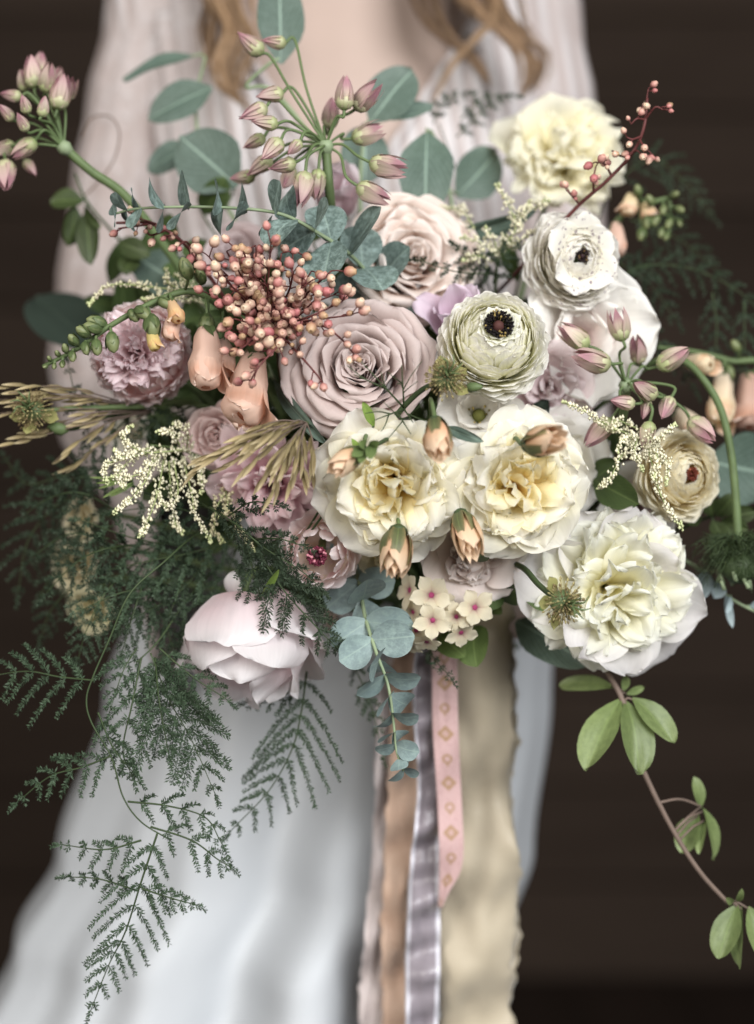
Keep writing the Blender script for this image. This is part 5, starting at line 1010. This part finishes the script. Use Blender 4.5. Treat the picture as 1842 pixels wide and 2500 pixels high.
fern('asparagus fern sprays among the astilbe beside the beige rose', [(1100, 700, .06), (1060, 600, .03)], [([(1090, 600, .02), (1000, 595, -.01), (920, 570, -.02)], 60, 1), ([(1080, 620, .02), (1100, 560, .0), (1180, 520, .0)], 120, 1), ([(1060, 640, .03), (1040, 580, .01), (1000, 540, .0)], 130, 1)], M_NEEDLE_DARK)

# ------------------------------------------------------------------ vine, arching stem and odd greens
def sprig(label, stem, leaves, cols, mat=M_LEAF, smat=None, name='leafy_sprig', r=.0014, crease=.12, r1=None):
    pts = [P(*q) for q in stem]; root = thing(name, label, 'foliage', pts[0]); sp = spline(pts, 10)
    V, F = tube(sp, r, r1 or r*.6, 6); mk('stem', V, F, smat or M_STEM_DARK, root)
    for (a, b, w, rl) in leaves:
        pa = P(*a); near = min(sp, key=lambda q: (q-pa).length)
        if (near-pa).length > .001:
            V, F = tube([near, near.lerp(pa, .5)+Vector((0, 0, .0015)), pa+(P(*b)-pa)*.05], .0008, .0007, 5); mk('petiole', V, F, smat or M_STEM_DARK, root)
        leaf(root, pa, P(*b), px(w, a[2]), mat, cols, roll=rl, bend=12+J(8), cup=.2, crease=crease, m=.5, p=1.9, nu=8, nv=10, vary=.2, wav=px(w)*.16)
    return root
VG = [(0, lin(106, 122, 72)), (1, lin(134, 148, 98))]
vine = sprig('trailing chocolate vine with oval light green leaflets against the dark', [(1280, 1330, .08), (1310, 1420, .02), (1330, 1470, -.01), (1362, 1530, -.02), (1385, 1620, -.02), (1415, 1700, -.02), (1470, 1810, -.02), (1530, 1905, -.02), (1595, 1978, -.02)],
    [((1360, 1530, -.02), (1280, 1688, -.035), 82, 40), ((1370, 1535, -.02), (1402, 1698, -.04), 84, -25), ((1385, 1528, -.02), (1478, 1628, -.03), 66, -35), ((1345, 1505, -.01), (1225, 1502, .01), 48, 50), ((1365, 1515, -.01), (1372, 1480, .0), 20, 0), ((1370, 1520, -.01), (1410, 1505, .0), 18, 0),
     ((1530, 1782, .0), (1492, 1868, .0), 60, 40), ((1540, 1770, .0), (1562, 1885, .0), 50, -50), ((1535, 1770, .0), (1520, 1700, .0), 34, 30), ((1548, 1790, .0), (1530, 1870, -.01), 30, 60), ((1615, 1980, -.02), (1572, 2100, -.03), 64, 30), ((1625, 1985, -.02), (1620, 2125, -.03), 40, 55), ((1640, 1985, -.02), (1680, 2110, -.03), 60, -10), ((1605, 1978, -.02), (1590, 1965, -.03), 16, 0), ((1615, 1975, -.02), (1625, 1945, -.03), 16, 0)],
    VG, smat=M_STEM_BROWN, name='vine', r=.0022, crease=.22, r1=.0016)
V, F = tube(spline([P(1445, 1757, -.02), P(1490, 1750, -.01), P(1535, 1765, .0)], 5), .001, .0009, 5); mk('side_stem', V, F, M_STEM_BROWN, vine)
# arching stem with a thread-leaved bloom hanging from it
root = thing('love_in_a_mist', 'thick green stem arching down to a dark thready seed bloom at the rim', 'flower', P(1440, 780, .0))
V, F = tube(spline([P(1300, 900, .06), P(1420, 800, .02), P(1490, 788, .0), P(1540, 830, -.01), P(1580, 900, -.01), P(1602, 1000, -.01), P(1612, 1100, -.01), P(1618, 1200, -.01)], 10), .0022, .003, 8); mk('stem', V, F, M_STEM, root)
for k in range(14):
    V, F = [], []
    for i in range(16):
        a, el = rng.uniform(0, 6.28), rng.uniform(-.5, .9); d = Vector((math.cos(a), math.sin(a), -el*.9)); p = P(1618, 1200, -.01); L = px(rng.uniform(60, 125))
        e = p+d.normalized()*L+Vector((0, 0, -L*.15)); tube(spline([p, p.lerp(e, .5)+Vector((J(.004), J(.004), .007)), e], 4), .00035, .0002, 3, V, F)
        for s2 in range(3): f = rng.uniform(.4, .9); b = p.lerp(e, f)+Vector((0, 0, .004)); tube([b, b+Vector((J(.008), J(.008), J(.008)-.003))], .00025, .0002, 3, V, F)
    mk('thread_bract', V, F, M_STEM_DARK, root, kind='stuff')
V, F = lathe(frame(P(1618, 1225, -.012), Vector((0, -.2, -1))), [(.003, -.006), (.011, 0), (.013, .008), (.006, .015)], 12); mk('seed_pod', V, F, M_STEM_DARK, root)
for k in range(12):
    a = k*2.4; b = P(1618, 1262, -.015)+Vector((math.cos(a)*.012, math.sin(a)*.010, J(.004))); V, F = tube([b, b+Vector((J(.003), J(.003), -.006))], .0012, .0016, 5); mk('floret', V, F, M_STEM_PALE, root)
BL = [(0, lin(150, 168, 170)), (1, lin(176, 190, 194))]
sprig('small blue-grey leaves on a forked stalk under the thready bloom', [(1440, 1200, .04), (1540, 1250, .02), (1600, 1310, .01), (1700, 1360, .01)], [((1545, 1250, .015), (1535, 1315, .0), 44, 20), ((1575, 1275, .01), (1565, 1310, .0), 40, 0), ((1590, 1300, .01), (1605, 1375, .0), 18, 20), ((1600, 1305, .01), (1590, 1345, .0), 16, -20), ((1640, 1330, .01), (1690, 1310, .0), 20, 0)], BL, M_DOLLAR, M_STEM_PALE)
DG = [(0, lin(62, 78, 44)), (1, lin(78, 96, 56))]
OG = [(0, lin(54, 64, 36)), (1, lin(68, 80, 46))]
sprig('olive leaves and tendril of a twining vine beside the thick bell stem', [(330, 600, .07), (240, 500, .07), (190, 440, .07), (165, 380, .075)], [((185, 440, .07), (110, 445, .07), 60, 30), ((190, 460, .07), (200, 580, .06), 56, 10), ((185, 455, .07), (222, 500, .06), 36, 40), ((165, 450, .07), (150, 540, .07), 52, -40), ((260, 530, .06), (330, 560, .05), 50, 0), ((300, 560, .06), (270, 600, .05), 50, 20)], OG)
V, F = tube(spline([P(180, 300, .10), P(200, 260, .10), P(240, 255, .10), P(262, 290, .10), P(250, 350, .10), P(215, 400, .10), P(190, 425, .10), P(180, 440, .08)], 8), .0007, .0007, 5); 
mk('tendril', V, F, M_STEM_BROWN, [o for o in bpy.data.objects if o.name.startswith('leafy_sprig')][-1])
sprig('green sprig beside the peach foxglove bells, above the mauve rose', [(640, 900, .05), (560, 780, .0), (530, 700, -.03)], [((540, 740, -.03), (490, 745, -.05), 40, 0), ((545, 745, -.03), (560, 800, -.05), 40, 20), ((530, 720, -.03), (500, 700, -.05), 36, 10), ((560, 780, -.02), (590, 830, -.03), 40, 30), ((500, 690, -.03), (440, 700, -.045), 34, 20)], [(0, lin(90, 112, 72)), (1, lin(112, 134, 90))])
sprig('bright grass-green leaf tips between the dahlia and smooth peony', [(640, 1300, .0), (605, 1270, -.04)], [((575, 1300, -.06), (612, 1245, -.075), 16, 20), ((820, 935, -.09), (795, 880, -.10), 22, 10), ((800, 1010, -.09), (770, 960, -.1), 18, 10)], [(0, lin(128, 158, 70)), (1, lin(150, 178, 90))])
sprig('blades of narrow grass poking out beneath the astilbe', [(330, 1080, -.01), (280, 1060, -.03)], [((290, 1045, -.04), (215, 1070, -.045), 8, 0), ((290, 1050, -.04), (195, 1045, -.045), 7, 0), ((295, 1055, -.04), (225, 1090, -.045), 9, 20), ((295, 1050, -.04), (210, 1058, -.045), 8, 0), ((295, 1060, -.04), (240, 1088, -.045), 8, 0)], [(0, lin(110, 132, 70)), (1, lin(132, 152, 86))])
sprig('dark toothed rose leaves in the gap behind the white astilbe', [(1250, 1150, .04), (1330, 1080, .02)], [((1300, 1050, -.01), (1400, 1105, -.04), 76, 10), ((1290, 1060, .0), (1360, 1010, -.02), 60, -20), ((1270, 1000, .02), (1330, 960, .0), 66, 0), ((1020, 1150, -.04), (990, 1100, -.06), 50, 0), ((1040, 1230, -.06), (1070, 1190, -.08), 40, 10), ((1090, 1310, -.02), (1150, 1280, -.04), 60, 20), ((1150, 1290, -.02), (1190, 1340, -.05), 50, -20), ((1100, 1290, -.02), (1060, 1330, -.04), 50, 0)], DG)
sprig('dark green leaves below the arching stem at the rim', [(1440, 1180, .05), (1560, 1130, .03), (1640, 1120, .03)], [((1560, 1130, .02), (1540, 1070, .01), 40, 0), ((1570, 1130, .02), (1610, 1080, .01), 44, 0), ((1580, 1140, .02), (1640, 1160, .01), 44, 20), ((1560, 1140, .02), (1590, 1190, .01), 46, -20), ((1600, 1130, .02), (1660, 1120, .01), 40, 0), ((1530, 1150, .02), (1500, 1110, .01), 36, 0)], OG)
sprig('small green bud sprig sitting beside the streaked rosebud', [(900, 920, -.07), (850, 960, -.10), (800, 985, -.12)], [((800, 980, -.12), (770, 1000, -.135), 26, 0), ((805, 985, -.12), (790, 1015, -.135), 24, 30), ((815, 975, -.12), (810, 1005, -.135), 26, 0), ((800, 975, -.12), (785, 968, -.135), 22, 0), ((812, 980, -.12), (828, 965, -.13), 22, 10)], [(0, lin(88, 108, 62)), (1, lin(120, 138, 86))], r=.0017)
# greenery packed inside the bunch
spots = []
for i in range(34):
    a = i*2.39996; rr = math.sqrt((i+.5)/34); x = 860+rr*math.cos(a)*560; y = 900+rr*math.sin(a)*430
    spots.append((x, y))
spots += [(300, 610), (385, 560), (265, 700), (445, 470), (250, 860), (350, 880), (480, 610), (240, 620)]
marks = [(1084, 742, 'the black-eyed ranunculus'), (1266, 566, 'the flecked white ranunculus'), (790, 806, 'the mauve rose'), (897, 566, 'the beige rose'), (305, 772, 'the pink ranunculus'), (858, 1062, 'the two-bud garden rose'), (1137, 1066, 'the one-bud garden rose'), (1345, 1300, 'the double peony'), (1232, 338, 'the yellow peony'),
    (596, 1062, 'the dahlia'), (1500, 1040, 'the red-eyed ranunculus'), (540, 1420, 'the smooth peony'), (700, 1210, 'the small blush ranunculus'), (975, 1345, 'the phlox'), (600, 640, 'the berry buds'), (500, 800, 'the peach foxglove'), (330, 1020, 'the drooping astilbe'), (1390, 850, 'the dusky bell buds'), (1275, 740, 'the soft white peony'), (720, 400, 'the tall bell umbel'), (330, 500, 'the thin maroon twig'), (300, 630, 'the curving astilbe spike'), (200, 400, 'the thick bell stem'), (250, 900, 'the level seed-head stalk'), (1100, 520, 'the astilbe tuft')]
seen = set()
for i, (x, y) in enumerate(spots):
    yy = .03+.05*((x-860)/560)**2+.02*((y-900)/430)**2+J(.012); tip = (x, y, yy); ang = math.atan2(y-1300, x-960); lv = []
    for k in range(9):
        f = .3+.7*k/8; bx, by, bd = 960+(x-960)*f, 1300+(y-1300)*f, .11+(yy-.11)*f; a = ang+(-1)**k*rng.uniform(.5, 1.3); L = rng.uniform(75, 125)
        lv.append(((bx, by, bd), (bx+L*math.cos(a), by+L*math.sin(a), bd-rng.uniform(.0, .03)), rng.uniform(44, 66), J(45)))
    nr = sorted(marks, key=lambda m: (m[0]-x)**2+(m[1]-y)**2); lab = None
    for a_, b_ in ((0, 1), (0, 2), (1, 2), (0, 3), (1, 3), (2, 3), (0, 4), (1, 4)):
        lab = 'dark leaf sprig packed between %s and %s' % (nr[a_][2], nr[b_][2])
        if frozenset((nr[a_][2], nr[b_][2])) not in seen: seen.add(frozenset((nr[a_][2], nr[b_][2]))); break
    o = sprig(lab, [(960, 1300, .11), (960+(x-960)*.5, 1300+(y-1300)*.5, .08), tip], lv, DG)
    o['group'] = 'leaf sprigs packed inside the bouquet'
